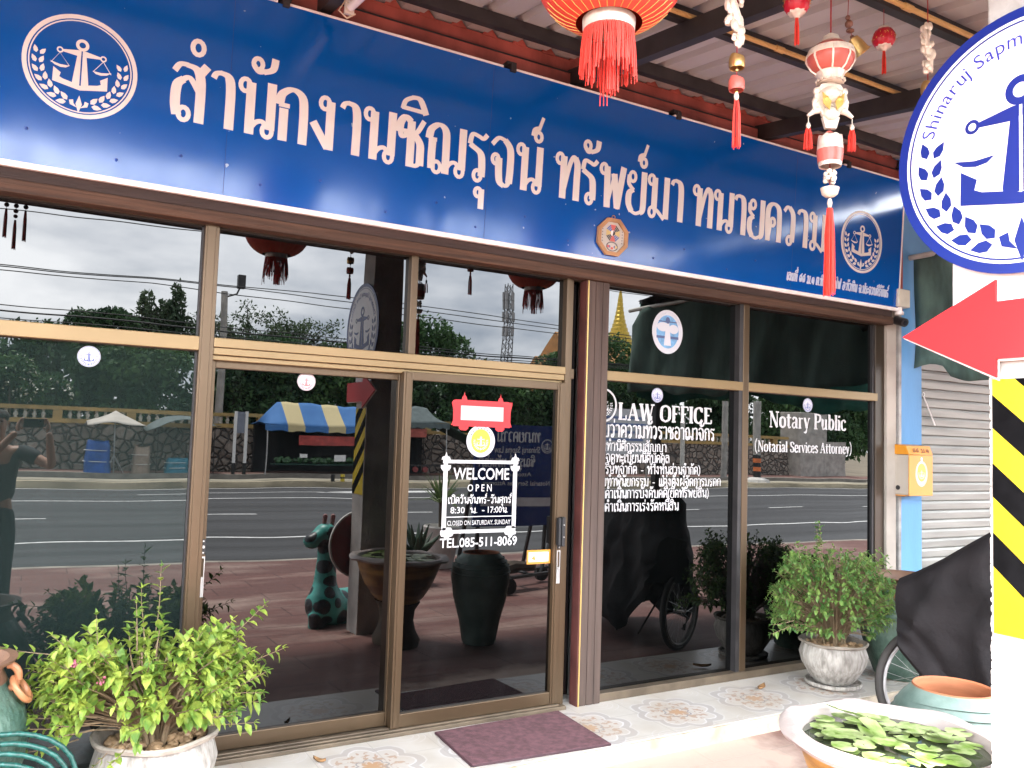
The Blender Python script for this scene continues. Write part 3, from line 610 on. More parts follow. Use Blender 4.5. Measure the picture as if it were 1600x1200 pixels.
dm = sheet(-.0286)
def welcome(b):
    for a in (((1.948, 1.405), (2.424, 1.424)), ((1.946, 1.022), (2.418, 1.041))): quadp(b, dm, *a[0], *a[1], .0006)
    for x in (1.952, 2.392): quadp(b, dm, x, 1.0412, x+.026, 1.4048, .0006)
    for x in (1.966, 2.404):
        b.prism([(x-.028, 1.4242), (x+.028, 1.4242), (x+.022, 1.44), (x+.008, 1.444), (x, 1.468), (x-.008, 1.444), (x-.022, 1.44)], dm, .0006); b.prism([(x-.03, 1.395), (x+.03, 1.395), (x+.03, 1.38), (x+.02, 1.365), (x-.02, 1.365), (x-.03, 1.38)], dm, .0008)
    for x in (1.985, 2.385): b.prism([(x-.04, 1.0218), (x+.04, 1.0218), (x+.034, 1.008), (x+.016, 1.004), (x+.01, .992), (x-.01, .992), (x-.016, 1.004), (x-.034, 1.008)], dm, .0006); b.prism([(x-.034, 1.0412), (x+.034, 1.0412), (x+.024, 1.055), (x-.024, 1.055)], dm, .0006)
    quadp(b, dm, 1.972, 1.109, 2.397, 1.114, .0006)
    fonttext(b, 'WELCOME', dm, 2.012, 1.318, .063, 2.366, bold=.016, depth=.0006); fonttext(b, 'O P E N', dm, 2.103, 1.252, .038, 2.255, bold=.014, depth=.0006)
    glyphs(b, 'เปิดวันจันทร์-วันศุกร์', 1.984, 1.185, .034, 2.386, dm, .16, .13, depth=.0006)
    fonttext(b, '8:30', dm, 2.003, 1.132, .034, 2.09, bold=.012, depth=.0006); glyphs(b, 'น. -', 2.125, 1.132, .028, 2.22, dm, .22, .19, depth=.0006); fonttext(b, '17:00', dm, 2.235, 1.132, .034, 2.325, bold=.012, depth=.0006); glyphs(b, 'น.', 2.33, 1.132, .028, 2.366, dm, .22, .19, depth=.0006)
    fonttext(b, 'CLOSED ON SATURDAY, SUNDAY', dm, 1.986, 1.066, .026, 2.383, bold=.006, depth=.0006); fonttext(b, 'TEL.085-511-8069', dm, 1.946, .947, .05, 2.43, bold=.016, depth=.0006)
part_mesh('lettering', welcome, [GWHITE], D2P)
def plaque(b):
    quadp(b, dm, 2.03, 1.628, 2.33, 1.742, .0006, 0); quadp(b, dm, 2.045, 1.645, 2.315, 1.725, .0012, 1)
    for x in (2.018, 2.342):
        s = 1 if x < 2.2 else -1
        b.prism([(x-.018*1, 1.755), (x+.03, 1.755), (x+.03, 1.74), (x+.02, 1.70), (x+.02, 1.64), (x+.03, 1.615), (x-.03, 1.615), (x-.02, 1.64), (x-.02, 1.70), (x-.03, 1.74)], dm, .0009, 0)
    quadp(b, dm, 2.01, 1.742, 2.35, 1.757, .0010, 0); quadp(b, dm, 2.0, 1.61, 2.36, 1.63, .0010, 0)
    for x in (2.065, 2.295):
        b.prism([(x-.018, 1.757), (x+.018, 1.757), (x+.012, 1.775), (x+.004, 1.782), (x, 1.802), (x-.004, 1.782), (x-.012, 1.775)], dm, .0008, 0)
        b.prism([(x-.026, 1.632), (x+.026, 1.632), (x+.03, 1.60), (x+.016, 1.588), (x-.016, 1.588), (x-.03, 1.60)], dm, .0011, 0)
part_mesh('red_plaque_sticker', plaque, [M('signal_red', (.5, .008, .012), .4, var=.03), GWHITE], D2P)
def gold(b):
    x, z, r = 2.176, 1.531, .09
    disc(b, dm, x, z, r, r, .0006, 40, 0); disc(b, dm, x, z, r*.93, r*.93, .0009, 40, 2, r_in=.97); disc(b, dm, x, z, r*.68, r*.74, .0009, 36, 1)
    emblem(b, dm, x, z-.004, r*.62, .0012, 0, rings=False); b.prism([(x-.03, z+.03), (x-.012, z+.03), (x-.01, z-.04), (x-.035, z-.03)], dm, .001, 3); b.prism([(x+.03, z+.03), (x+.012, z+.03), (x+.01, z-.04), (x+.035, z-.03)], dm, .001, 3)
    for i in range(9): a = radians(150-15*i); b.prism([(x+r*.8*cos(a)-.005, z+r*.8*sin(a)-.004), (x+r*.8*cos(a)+.006, z+r*.8*sin(a)-.004), (x+r*.8*cos(a)+.004, z+r*.8*sin(a)+.005)], dm, .0011, 2)
part_mesh('gold_seal_sticker', gold, [STK, STY, M('ink_grey', (.1, .1, .09), .5, var=0), M('sticker_amber', (.6, .36, .02), .4, var=.05)], D2P)
def orange(b):
    x0, z0, x1, z1 = 2.500, .832, 2.66, .912
    quadp(b, dm, x0, z0, x1, z1, .0006, 0); quadp(b, dm, x0+.012, z0+.012, x1-.012, z1-.012, .0009, 1); b.prism([(x0+.03, z0+.03), (x0+.06, z0+.02), (x0+.05, z1-.03)], dm, .0012, 0); b.prism([(x0+.07, z0+.03), (x1-.03, z0+.045), (x0+.08, z1-.03)], dm, .0012, 2)
part_mesh('orange_sticker', orange, [M('orange_vinyl', (.5, .22, .03), .4, var=.1), STK, M('pale_peach', (.7, .55, .4), .4, var=.1)], D2P)
# ------------------------------------------------------------ long blue sign
SG_Z0, TILT = 2.692, radians(3.3)
_up = Vector((0, -sin(TILT), cos(TILT))); _on = Vector((0, -cos(TILT), -sin(TILT)))
def sg(u, v, w): return Vector((u*.984, -.112, 2.653)) + _up*((v-SG_Z0)*.984) + _on*w
sign = thing('shop_sign', 'long royal blue Thai law office sign with white border above the shopfront', 'sign', (2.6, -.11, 2.69))
SBLUE = M('glossy_blue_sheet', (.0045, .055, .36), .16, var=0, spec=.6); g = NT(SBLUE); vec, xyz = g.xyz()
fl_ = g.m('GREATER_THAN', g.noise(vec, 23, 2), .765); dirt = g.ramp(g.noise(vec, 1.3, 8), .45, .75)
c0 = g.mix(g.m('MULTIPLY', dirt, .25), (.0, .080, .37), (.001, .10, .41)); g.link(g.mix(fl_, c0, (.35, .45, .6)), g.b.inputs['Base Color'])
mpn = g.n('ShaderNodeMapping'); mpn.inputs['Scale'].default_value = (2.5, 1, 1); g.link(vec, mpn.inputs[0])
g.link(g.m('ADD', .12, g.m('MULTIPLY', g.ramp(g.noise(mpn.outputs[0], 3, 6), .3, .75), .05)), g.b.inputs['Roughness'])
bp = g.n('ShaderNodeBump'); bp.inputs['Strength'].default_value = .025; bp.inputs['Distance'].default_value = .1; g.link(g.noise(vec, 1.6, 2), bp.inputs['Height']); g.link(bp.outputs[0], g.b.inputs['Normal'])
X0, X1, Z0, Z1 = -1.8, 5.83, 2.692, 3.685
b = MB(); b.prism([(X0, Z0), (X1, Z0), (X1, Z1), (X0, Z1)], lambda u, v, w: sg(u, v, w-.02), .02); b.build('panel', SBLUE, sign)
b = MB()
quadp(b, lambda u, v, w: sg(u, v, w-.021), X0, Z0-.026, X1, Z0-.0005, .030)
for a, e in ((X0, .92), (.975, 2.20), (2.25, 3.42), (3.47, 5.04), (5.12, X1)): quadp(b, lambda u, v, w: sg(u, v, w-.021), a, Z1+.0005, e, Z1+.012, .024)
quadp(b, lambda u, v, w: sg(u, v, w-.021), X1+.0005, Z0-.018, X1+.014, Z1+.012, .024); b.build('border', M('white_edge', (.82, .80, .76), .5, var=.1), sign)
b = MB(); c = [0]
for txt, a, e in (('สำนักงานชิณรุจน์', .462, 2.505), ('ทรัพย์มา', 2.59, 3.60), ('ทนายความ', 3.665, 4.975)):
    glyphs(b, txt, a, 3.012, .268, e, sg, .165, .078, depth=.002, cnt=c)
b.build('lettering', CREAM, sign, nrm=False)
b = MB(); glyphs(b, 'เลขที่ ๕๕ ม.๑ ต.หินเหล็กไฟ อ.หัวหิน จ.ประจวบคีรีขันธ์', 4.575, 2.765-.005, .058, 5.70, sg, .2, .13, depth=.0015, shear=.16, cnt=[0])
b.build('address_lettering', M('pale_blue_vinyl', (.55, .62, .75), .5, var=.03), sign, nrm=False)
b = MB(); emblem(b, sg, .088, 3.155, .228, .0015); b.build('anchor_emblem', CREAM, sign, nrm=False)
b = MB(); emblem(b, sg, 5.362, 3.145, .236, .0015); b.build('anchor_emblem', CREAM, sign, nrm=False)
RIV = M('blue_rivet', (.003, .05, .30), .4, var=.1); x = -1.6
while x < 5.8:
    for dz in (.11, .26):
        b = MB(); b.ball(sg(x + (.3 if dz > .2 else 0) + rnd.uniform(-.05, .05), Z0+dz*.6+rnd.uniform(-.01, .02), .001), .007, 8); b.build('rivet', RIV, sign, True)
    x += .62
JSB = M('joint_dark_blue', (.003, .03, .2), .5, var=.05)  # dark blue lines along the sheet joints
for x in (.72, 2.14, 4.62): b = MB(); quadp(b, sg, x, Z0, x+.0025, Z1, .0004); b.build('sheet_joint', JSB, sign)
for x in (.945, 2.225, 3.445, 5.08):
    b = MB(); b.box((x-.016, -.185, 3.615), (x+.016, -.056, 3.66)); b.box((x-.03, -.16, 3.661), (x+.03, -.056, 3.68)); b.build('bracket', BLACKST, sign)
# bagua plaque hung on it
bag = thing('bagua_plaque', 'small octagonal wooden bagua plaque hung on the blue sign', 'plaque', (3.026, -.14, 2.74))
bc = (3.026, 2.833); O8 = lambda rx, rz: [(bc[0]+rx*cos(radians(22.5+45*k)), bc[1]+rz*sin(radians(22.5+45*k))) for k in range(8)]
bs = lambda u, v, w: sg(u, v, w+.003)
b = MB(); o, q = O8(.124, .124), O8(.097, .099)
vs = [bs(*p, .018) for p in o]+[bs(*p, .018) for p in q]+[bs(*p, 0) for p in o]+[bs(*p, .006) for p in q]
b.add(vs, [f for k in range(8) for f in ((k, (k+1) % 8, 8+(k+1) % 8, 8+k), (k, 16+k, 16+(k+1) % 8, (k+1) % 8), (8+k, 8+(k+1) % 8, 24+(k+1) % 8, 24+k))])
b.tube([bs(3.026+.012*cos(a), 2.955+.012*sin(a), .008) for a in [2*pi*k/10 for k in range(11)]], .003, 6); b.build('frame', M('orange_wood', (.40, .22, .10), .5, var=.2, scale=10), bag, bevel=.001)
b = MB(); b.prism(O8(.098, .10), bs, .006); b.build('face', M('parchment', (.52, .51, .46), .6, var=.12, scale=14), bag)
b = MB(); cx, cz = 3.03, 2.858
for k, mi in enumerate((1, 3, 0, 2, 1, 3, 0, 2)):
    a0, a1 = radians(45*k-22), radians(45*k+22)
    if mi in (0, 1): b.prism([(cx+.018*cos(a0), cz+.018*sin(a0)), (cx+.055*cos(a0), cz+.055*sin(a0)), (cx+.055*cos(a1), cz+.055*sin(a1)), (cx+.018*cos(a1), cz+.018*sin(a1))], bs, .0068, 0 if k in (2, 6) else 1)
    else:
        for r0, r1 in ((.022, .030), (.034, .042), (.046, .054)): b.prism([(cx+r0*cos(a0), cz+r0*sin(a0)), (cx+r1*cos(a0), cz+r1*sin(a0)), (cx+r1*cos(a1), cz+r1*sin(a1)), (cx+r0*cos(a1), cz+r0*sin(a1))], bs, .0068, mi)
disc(b, bs, cx, cz, .017, .017, .0074, 24, 4); b.prism([(cx+.016*cos(t), cz+.016*sin(t)) for t in [radians(-100+20*k) for k in range(10)]], bs, .0079, 3)
disc(b, bs, 3.028, 2.775, .045, .03, .0068, 24, 5, r_in=.8)
for dx, mi in ((-.022, 2), (.022, 2), (0, 0), (-.03, 0), (.03, 1)): disc(b, bs, 3.028+dx, 2.77+(.004 if dx else -.006), .010, .008, .0070+abs(dx)*.01, 12, mi)
for s in (-1, 1):
    for k in range(5): quadp(b, bs, 3.026+s*.075-.003, 2.80+k*.018, 3.026+s*.075+.004, 2.806+k*.018, .0068, 5)
b.build('trigrams', [M('bagua_red', (.6, .14, .12), .6, var=.1), M('bagua_yellow', (.62, .5, .2), .6, var=.1), M('bagua_blue', (.06, .12, .4), .6, var=.1), BLACK, WHITE, M('bagua_grey', (.12, .12, .13), .6, var=.2)], bag, nrm=False)

# ------------------------------------------------------------ veranda roof
roof = thing('veranda_roof', 'ribbed grey metal veranda roof on dark steel beams over the shopfront', 'roof', (1.5, -1.6, 3.4))
RZ = lambda p: 3.885 - .14*p
b = MB(); prof = []; x = -4.0
while x < 6.6: prof += [(x, 0), (x+.13, 0), (x+.145, .036), (x+.185, .036), (x+.20, 0)]; x += .2001
vs = []; P_ = [-.125, 3.32]
for p in P_: vs += [(u, -p, RZ(p)+v) for u, v in prof]
n = len(prof); vs += [(v[0], v[1], v[2]+.006) for v in vs]
b.add(vs, [(i, i+1, n+i+1, n+i) for i in range(n-1)] + [(2*n+i, 3*n+i, 3*n+i+1, 2*n+i+1) for i in range(n-1)])
b.build('sheeting', M('pale_roof_sheet', (.46, .48, .475), .55, var=.12, scale=2, stretch=(1, .3, 1), metal=.1), roof, nrm=False)
for p in (.30, 1.05, 1.80, 2.55, 3.27):
    b = MB(); h = .075 if p < 3 else .095; b.box((-4, -p-.022, RZ(p)-h-.004), (6.55, -p+.022, RZ(p)-.004)); b.build('purlin', BLACKST, roof)
for x in (-3.6, -2.0, -.4, 1.16, 2.72, 4.30, 5.86):
    b = MB(); b.bar((x, -.02, RZ(.02)-.135), (x, -3.22, RZ(3.22)-.135), .06, .105); b.build('rafter', BLACKST, roof)
YP = M('yellow_conduit', (.55, .36, .13), .45, var=.1)
for p in (1.105, 1.855):
    b = MB(); b.tube([(-4, -p, RZ(p)-.062), (5.9, -p, RZ(p)-.062)], .0125, 8)
    for x in (1.9, 3.3, 4.7): b.tube([(x, -p, RZ(p)-.062), (x+.06, -p, RZ(p)-.062)], .017, 8)
    b.build('conduit', YP, roof, True)
tube = thing('fluorescent_lamp', 'white fluorescent tube in a slim holder under the veranda roof', 'lamp', (1.21, -.35, 3.6))
b = MB(); b.tube([(1.21, -.36, RZ(.36)-.225), (1.21, -1.50, RZ(1.5)-.225)], .019, 12); b.build('tube', M('lamp_tube_glass', (.8, .8, .78), .25, var=0), tube, True)
b = MB(); b.bar((1.21, -.33, RZ(.33)-.19), (1.21, -1.53, RZ(1.53)-.19), .04, .03)
for p in (.335, 1.52): b.bar((1.21, -p-.012, RZ(p)-.225), (1.21, -p+.012, RZ(p)-.222), .045, .06)
b.build('holder', M('lamp_holder', (.6, .57, .5), .5, var=.1), tube)
b = MB(); b.tube([(1.19, -.34, RZ(.3)-.19), (1.16, -.33, RZ(.3)-.25), (1.2, -.335, RZ(.3)-.28), (1.24, -.34, RZ(.3)-.25)], .004, 6); b.build('wire', M('cream_wire', (.6, .5, .35), .5), tube, True)
pi_ = thing('white_conduit', 'pale conduit pipe running along the rafter above the right end of the sign', 'pipe', (4.5, -.2, 3.6))
b = MB(); b.tube([(4.42, -.08, RZ(.08)-.14), (4.42, -3.1, RZ(3.1)-.14)], .014, 8); b.build('pipe', M('pale_pvc', (.5, .45, .38), .5, var=.1), pi_, True)

# ------------------------------------------------------------ lanterns and hanging charms
LRED = M('lantern_red_silk', (.60, .055, .03), .6, var=.14, scale=4); LTAS = M('red_tassel', (.72, .055, .035), .6, var=.12, scale=60)
LGOLD = M('lantern_gold', (.62, .42, .10), .35, metal=.5, var=.15, scale=30); LWHT = M('lantern_silver_band', (.68, .60, .52), .4, metal=.2, var=.15, scale=30)
CORD = M('red_cord', (.3, .02, .02), .6); BRASS = M('shiny_brass', (.62, .42, .16), .3, metal=.75, var=.12, scale=20); PEARL = M('pearl_charm', (.80, .74, .62), .3, metal=.25, var=.12, scale=40)
REDEN = M('red_enamel', (.56, .13, .10), .35, var=.1, scale=20)
def tassel(b, c, top, bot, r, n=34, flare=1.15, seed=1):
    q = random.Random(seed)
    for k in range(n):
        a = q.uniform(0, 2*pi); rr = r*sqrt(q.uniform(.05, 1)); x, y = c[0]+rr*cos(a), c[1]+rr*sin(a); z1 = bot + q.uniform(-.02, .05)*(top-bot)
        b.tube([(c[0]+rr*.55*cos(a), c[1]+rr*.55*sin(a), top), (x, y, top-(top-bot)*.3), (c[0]+rr*flare*cos(a)+q.uniform(-.1, .1)*r, c[1]+rr*flare*sin(a), z1)], max(r*.09, .0014), 4)
def big_lantern(x, y, zc, label):
    t = thing('paper_lantern', label, 'lantern', (x, y, zc-.35), 'big red lanterns under the veranda roof')
    R, H = .242, .185; nr = 32; b = MB(); prof = []
    for i in range(15):
        a = radians(-69+138*i/14); prof.append((R*cos(a)**.82, H*sin(a)/sin(radians(69))))
    b.lathe(prof, (x, y, zc), 96, wav=lambda r, z, a, i: (r*(1+.007*abs(cos(a*nr/2))), z)); b.build('shade', LRED, t, 'all')
    b = MB()
    for k in range(nr):
        a = 2*pi*(k+.5)/nr
        for lo, hi in ((0, 4),): b.tube([(x+r*1.003*cos(a), y+r*1.003*sin(a), zc+z) for r, z in prof[lo:hi]], .0013, 4)
    b.build('gold_rib', LGOLD, t, True)
    z0 = zc+prof[0][1]; rr = .082
    b = MB(); b.lathe([(rr*.9, z0+.012), (rr*1.03, z0+.01), (rr*1.0, z0-.028), (rr*.9, z0-.03)], (x, y, 0), 40); b.build('collar', LWHT, t, True); b = MB(); b.lathe([(rr*.9, zc-prof[0][1]+.03), (rr, zc-prof[0][1]+.03), (rr, zc-prof[0][1]-.01)], (x, y, 0), 40); b.build('top_collar', LWHT, t, True)
    b = MB(); q = random.Random(int(x*100))
    for k in range(150):
        a = 2*pi*k/150 + q.uniform(-.01, .01); r0 = rr*.97; l = .135 + q.uniform(-.015, .03) + (.05 if 20 < k < 30 or 80 < k < 86 else 0); sw = q.uniform(-.006, .006)
        b.tube([(x+r0*cos(a), y+r0*sin(a), z0-.02), (x+r0*1.06*cos(a)+sw, y+r0*1.06*sin(a), z0-.02-l*.5), (x+r0*1.08*cos(a)+sw*1.6, y+r0*1.08*sin(a), z0-.02-l)], .0017, 4)
    b.build('fringe', LTAS, t); b = MB(); tassel(b, (x+.01, y, 0), z0-.05, z0-.225, .022, 26, seed=3); b.build('tassel', LTAS, t)
    b = MB(); b.tube([(x, y, zc+H), (x, y, RZ(-y)-.01)], .004, 6); b.build('cord', CORD, t); return t
big_lantern(1.50, -2.08, 3.055, 'big round red lantern with gold ribs hanging above the lettered door')
big_lantern(3.74, -2.04, 3.06, 'big round red lantern hanging behind the round anchor sign')

def ingot(b, c, r, m=0):        # upturned boat-shaped ingot bell
    x, y, z = c
    b.lathe([(r*.1, r*.85), (r*.45, r*.62), (r*.8, r*.45), (r, .0), (r*1.02, -r*.75), (r*.92, -r*1.05), (r*.86, -r*1.0), (r*.9, -r*.4)], (x, y, z), 20, m, wav=lambda rr, zz, a, i: (rr, zz+(.3*r*cos(a)**2 if 2 <= i <= 4 else 0)))
def ring(b, c, r, t, m=0, ax=(1, 0)):
    b.tube([(c[0]+r*cos(a)*ax[0], c[1]+r*cos(a)*ax[1], c[2]+r*sin(a)) for a in [2*pi*k/12 for k in range(13)]], t, 5, m, cap=False)
def two_ingot_charm(x, y, label, zt):
    t = thing('hanging_charm', label, 'hanging charm', (x, y, zt-.55), 'gold charm strings under the veranda roof')
    b = MB(); b.tube([(x, y, zt-.51), (x, y, RZ(-y)-.01)], .0022, 5); b.build('cord', CORD, t)
    # carved lucky figure: overlapping lobes
    b = MB(); q = random.Random(int(x*77))
    for k in range(26):
        f = k/25; ww = .018+.022*sin(pi*min(1, f*1.25))
        b.ball((x+q.uniform(-ww, ww)-.006, y+q.uniform(-.012, .012), zt-.20*f+.03), q.uniform(.010, .019), 8, sc=(1, .7, q.uniform(.8, 1.5)))
    b.tube([(x-.03, y, zt+.02), (x-.02, y, zt-.04), (x+.005, y, zt-.1), (x+.028, y, zt-.17)], [.006, .016, .02, .004], 8); b.build('carved_figure', PEARL, t, True)
    for k, dz in ((0, .235), (1, .315)):
        b = MB(); ingot(b, (x, y, zt-dz), .028); o = b.build('ingot_bell', REDEN if k else BRASS, t, True)
        b = MB(); b.tube([(x, y, zt-dz), (x, y, zt-dz-.035)], .004, 6); b.ball((x, y, zt-dz-.035), .007, 8); b.build('clapper', BRASS, o, True)
    b = MB(); b.ball((x, y, zt-.365), .009, 8, sc=(1, 1, 1.9)); b.build('bead', PEARL, t, True)
    b = MB(); tassel(b, (x, y), zt-.38, zt-.55, .015, 30); b.build('tassel', LTAS, t); return t
two_ingot_charm(2.073, -2.06, 'charm string with carved white figure, two bells and red tassel beside the big lantern', 3.142)
two_ingot_charm(3.137, -2.08, 'cream gold pineapple charm hanging beside the edge of the round anchor sign', 3.30)
# the big pot-and-mask charm
X, Y = 2.636, -2.0
t = thing('hanging_charm', 'large charm of gold rimmed red pot, mask, bucket and long red tassel', 'hanging charm', (X, Y, 2.14), 'gold charm strings under the veranda roof')
b = MB(); b.tube([(X, Y, 3.17), (X, Y, RZ(2)-.01)], .003, 6); b.tube([(X, Y, 2.40), (X, Y, 3.0)], .002, 5); b.build('cord', CORD, t)
b = MB(); b.lathe([(.035, .055), (.06, .05), (.083, .028), (.09, .0), (.086, -.022), (.068, -.048), (.04, -.062)], (X, Y, 3.085), 32); pot = b.build('pot', REDEN, t, True)
b = MB(); b.lathe([(.012, .10), (.03, .088), (.035, .07), (.05, .06), (.03, .056)], (X, Y, 3.085), 24); b.lathe([(.086, .03), (.0905, .018), (.0915, .006), (.088, .002)], (X, Y, 3.085), 32)
b.lathe([(.05, -.055), (.056, -.06), (.05, -.075), (.042, -.09), (.046, -.10), (.01, -.098)], (X, Y, 3.085), 24)
for k in range(8):
    a = 2*pi*k/8; b.tube([(X+r*cos(a), Y+r*sin(a), 3.085+z) for r, z in ((.088, .02), (.092, -.01), (.072, -.046), (.052, -.062))], .004, 5)
for k in range(16): a = 2*pi*k/16; b.ball((X+.052*cos(a), Y+.052*sin(a), 2.992), .006, 6)
b.build('trim', PEARL, pot, True)
# mask with scalloped mane and two arms
mk = lambda u, v, w: Vector((X+u*.86-w*.5, Y-.02*0-u*.45-w*.86, v))
b = MB(); out = []
for k in range(60):
    a = 2*pi*k/60; r = .062*(1+.10*abs(sin(a*5))) * (1.0 if sin(a) > -.3 else .78); out.append((r*cos(a)*1.02, 2.905+r*1.28*sin(a)))
b.prism(out, lambda u, v, w: mk(u, v, w-.008), .016); b.ball(mk(0, 2.935, .004), .046, 14, sc=(1, .8, .75)); b.ball(mk(0, 2.86, .004), .036, 12, sc=(1, .8, .9))
for s in (-1, 1):
    b.ball(mk(s*.055, 2.95, 0), .017, 8); b.ball(mk(s*.062, 2.91, 0), .014, 8); b.tube([mk(s*.045, 2.875, 0), mk(s*.068, 2.868, 0), mk(s*.092, 2.85, 0)], [.013, .011, .007], 8); b.tube([mk(s*.062, 2.875, 0), mk(s*.067, 2.90, 0), mk(s*.066, 2.915, 0)], [.009, .008, .006], 8)
b.prism([(-.035, 2.845), (.035, 2.845), (.022, 2.80), (-.022, 2.80)], lambda u, v, w: mk(u, v, w-.008), .02)
mask = b.build('mask', PEARL, t, True)
b = MB()
for s in (-1, 1): b.ball(mk(s*.028, 2.91, .026), .013, 8); b.prism([(s*.008, 2.90), (s*.045, 2.935), (s*.04, 2.89), (s*.015, 2.865)][::s], lambda u, v, w: mk(u, v, w+.028), .006)
b.build('painted_eyes', LGOLD, mask, True)
for s in (-1, 1):
    p = mk(s*.09, 2.845, 0); b = MB(); tassel(b, (p.x, p.y), 2.80, 2.715, .014, 26, seed=5+s); ts = b.build('side_tassel', LTAS, t)
    b = MB(); b.tube([(p.x, p.y, 2.845), (p.x, p.y, 2.82)], .0015, 5); b.ball((p.x, p.y, 2.81), .009, 8, sc=(1, 1, 1.6)); b.build('bead', PEARL, ts, True)
b = MB(); b.lathe([(.01, .06), (.034, .058), (.046, .045), (.05, .0), (.044, -.055), (.042, -.065), (.036, -.062)], (X, Y, 2.715), 28, wav=lambda r, z, a, i: (r, z+(.012*abs(sin(4*a)) if i == 2 else 0)))
bk = b.build('bucket', LWHT, t, True); b = MB(); b.lathe([(.0505, .0), (.0475, -.035), (.046, -.05)], (X, Y, 2.715), 28); b.tube([(X+.03*cos(a), Y, 2.76+.03*sin(a)) for a in [pi*k/8 for k in range(9)]], .004, 5); b.build('band', REDEN, bk, True)
b = MB()
for k in range(14): a = 2.4*k; b.ball((X+.016*cos(a), Y+.016*sin(a), 2.59+.0032*k), .011, 8)
b.lathe([(.018, .012), (.036, .012), (.03, -.012), (.018, -.022), (.004, -.024)], (X, Y, 2.552), 20); b.build('treasure_bowl', PEARL, t, True)
b = MB(); b.ball((X, Y, 2.505), .010, 8, sc=(1, 1, 2.2)); b.build('bead', PEARL, t, True)
b = MB(); tassel(b, (X, Y), 2.485, 2.145, .019, 70, flare=1.2, seed=9); b.build('tassel', LTAS, t)
# small lanterns
def small_lantern(x, y, zc, label):
    t = thing('small_lantern', label, 'lantern', (x, y, zc-.2), 'small red lanterns under the veranda roof')
    b = MB(); b.lathe([(.02, .04), (.036, .036), (.046, .018), (.048, 0), (.046, -.018), (.036, -.036), (.02, -.04)], (x, y, zc), 36, wav=lambda r, z, a, i: (r*(1+.03*cos(a*12)), z)); sh = b.build('shade', M('crimson_satin', (.50, .01, .03), .35, var=.1), t, 'all')
    b = MB(); q = random.Random(int(x*31))
    for k in range(18):
        a = 2*pi*k/18; d = Vector((cos(a), sin(a), 0)); s_ = Vector((-sin(a), cos(a), 0)); o_ = Vector((x, y, zc))+d*.0505
        for e in range(3): p = o_+s_*q.uniform(-.006, .006)+Vector((0, 0, q.uniform(-.012, .012))); b.tube([p, p+s_*q.uniform(-.006, .006)+Vector((0, 0, q.uniform(-.008, .008)))], .0012, 4)
    b.build('gold_writing', LGOLD, sh)
    b = MB(); b.lathe([(.012, .052), (.024, .05), (.03, .04), (.028, .036)], (x, y, zc), 20); b.build('top_collar', LWHT, t, True); b = MB(); b.lathe([(.034, -.034), (.03, -.044), (.016, -.05), (.010, -.06), (.004, -.06)], (x, y, zc), 20, wav=lambda r, z, a, i: (r*(1+.12*cos(8*a)), z)); b.build('collar', LWHT, t, True)
    b = MB(); tassel(b, (x, y), zc-.06, zc-.165, .009, 22); b.build('tassel', LTAS, t)
    b = MB(); b.tube([(x, y, zc+.05), (x, y, RZ(-y)-.01)], .0015, 5); b.build('cord', CORD, t)
p = at(1245, 5, -2.0); small_lantern(p.x, p.y, p.z, 'tiny red lantern with short tassel above the blue sign, cut by the photo top')
p = at(1381, 60, -1.8); small_lantern(p.x, p.y, p.z, 'tiny red lantern with gold characters between the mask charm and round sign')
p = at(1341, 72, -1.95); t = thing('wind_bell', 'small brass bell with wooden beads hanging beside the mask charm', 'wind bell', (p.x, p.y, p.z-.05))
b = MB(); ax = Vector((.55, -.25, -.8)).normalized(); Q = ax.to_track_quat('-Z', 'Y').to_matrix()
bb = MB(); bb.lathe([(.004, .045), (.02, .038), (.026, .015), (.03, -.02), (.036, -.034), (.033, -.034), (.024, .0)], (0, 0, 0), 20); bb.v = [tuple(Q @ Vector(v)+p) for v in bb.v]; bb.build('bell', BRASS, t, True)
top = p-ax*.045; b = MB(); b.ball(top, .009, 8); b.ball(top+Vector((-.012, 0, .024)), .016, 10, sc=(1.2, 1, .6)); b.ball(top+Vector((-.02, 0, .05)), .017, 10); b.ball(top+Vector((-.027, 0, .075)), .011, 8); b.build('bead', M('dark_wood_bead', (.2, .09, .06), .4, var=.3, scale=60), t, True)
b = MB(); b.tube([top, top+Vector((-.027, 0, .08)), (p.x-.05, p.y, RZ(-p.y)-.01)], .0015, 5); b.build('cord', CORD, t)
# three beaded tassels further left (seen mirrored in the left window)
t = thing('hanging_charm', 'charm with three dark beaded tassels, mirrored in the upper left window', 'hanging charm', (-.178, -2.06, 2.68), 'gold charm strings under the veranda roof')
b = MB(); b.tube([(-.178, -2.06, 2.98), (-.178, -2.06, RZ(2.06)-.01)], .002, 5); b.bar((-.24, -2.06, 3.0), (-.115, -2.06, 3.0), .012, .02); b.build('bar', BRASS, t)
for dx, l in ((-.055, .23), (0, .30), (.055, .24)):
    b = MB(); tassel(b, (-.178+dx, -2.06), 2.93-(.07 if not dx else 0), 2.985-l-.02, .010, 22); ts = b.build('tassel', LTAS, t)
    b = MB(); b.tube([(-.178+dx, -2.06, 3.0), (-.178+dx, -2.06, 2.93)], .0015, 4); b.ball((-.178+dx, -2.06, 2.955), .016, 8)
    if not dx: b.ball((-.178, -2.06, 2.92), .016, 8); b.ball((-.178, -2.06, 2.885), .014, 8)
    b.build('bead', M('dark_red_bead', (.12, .02, .02), .4), ts, True)

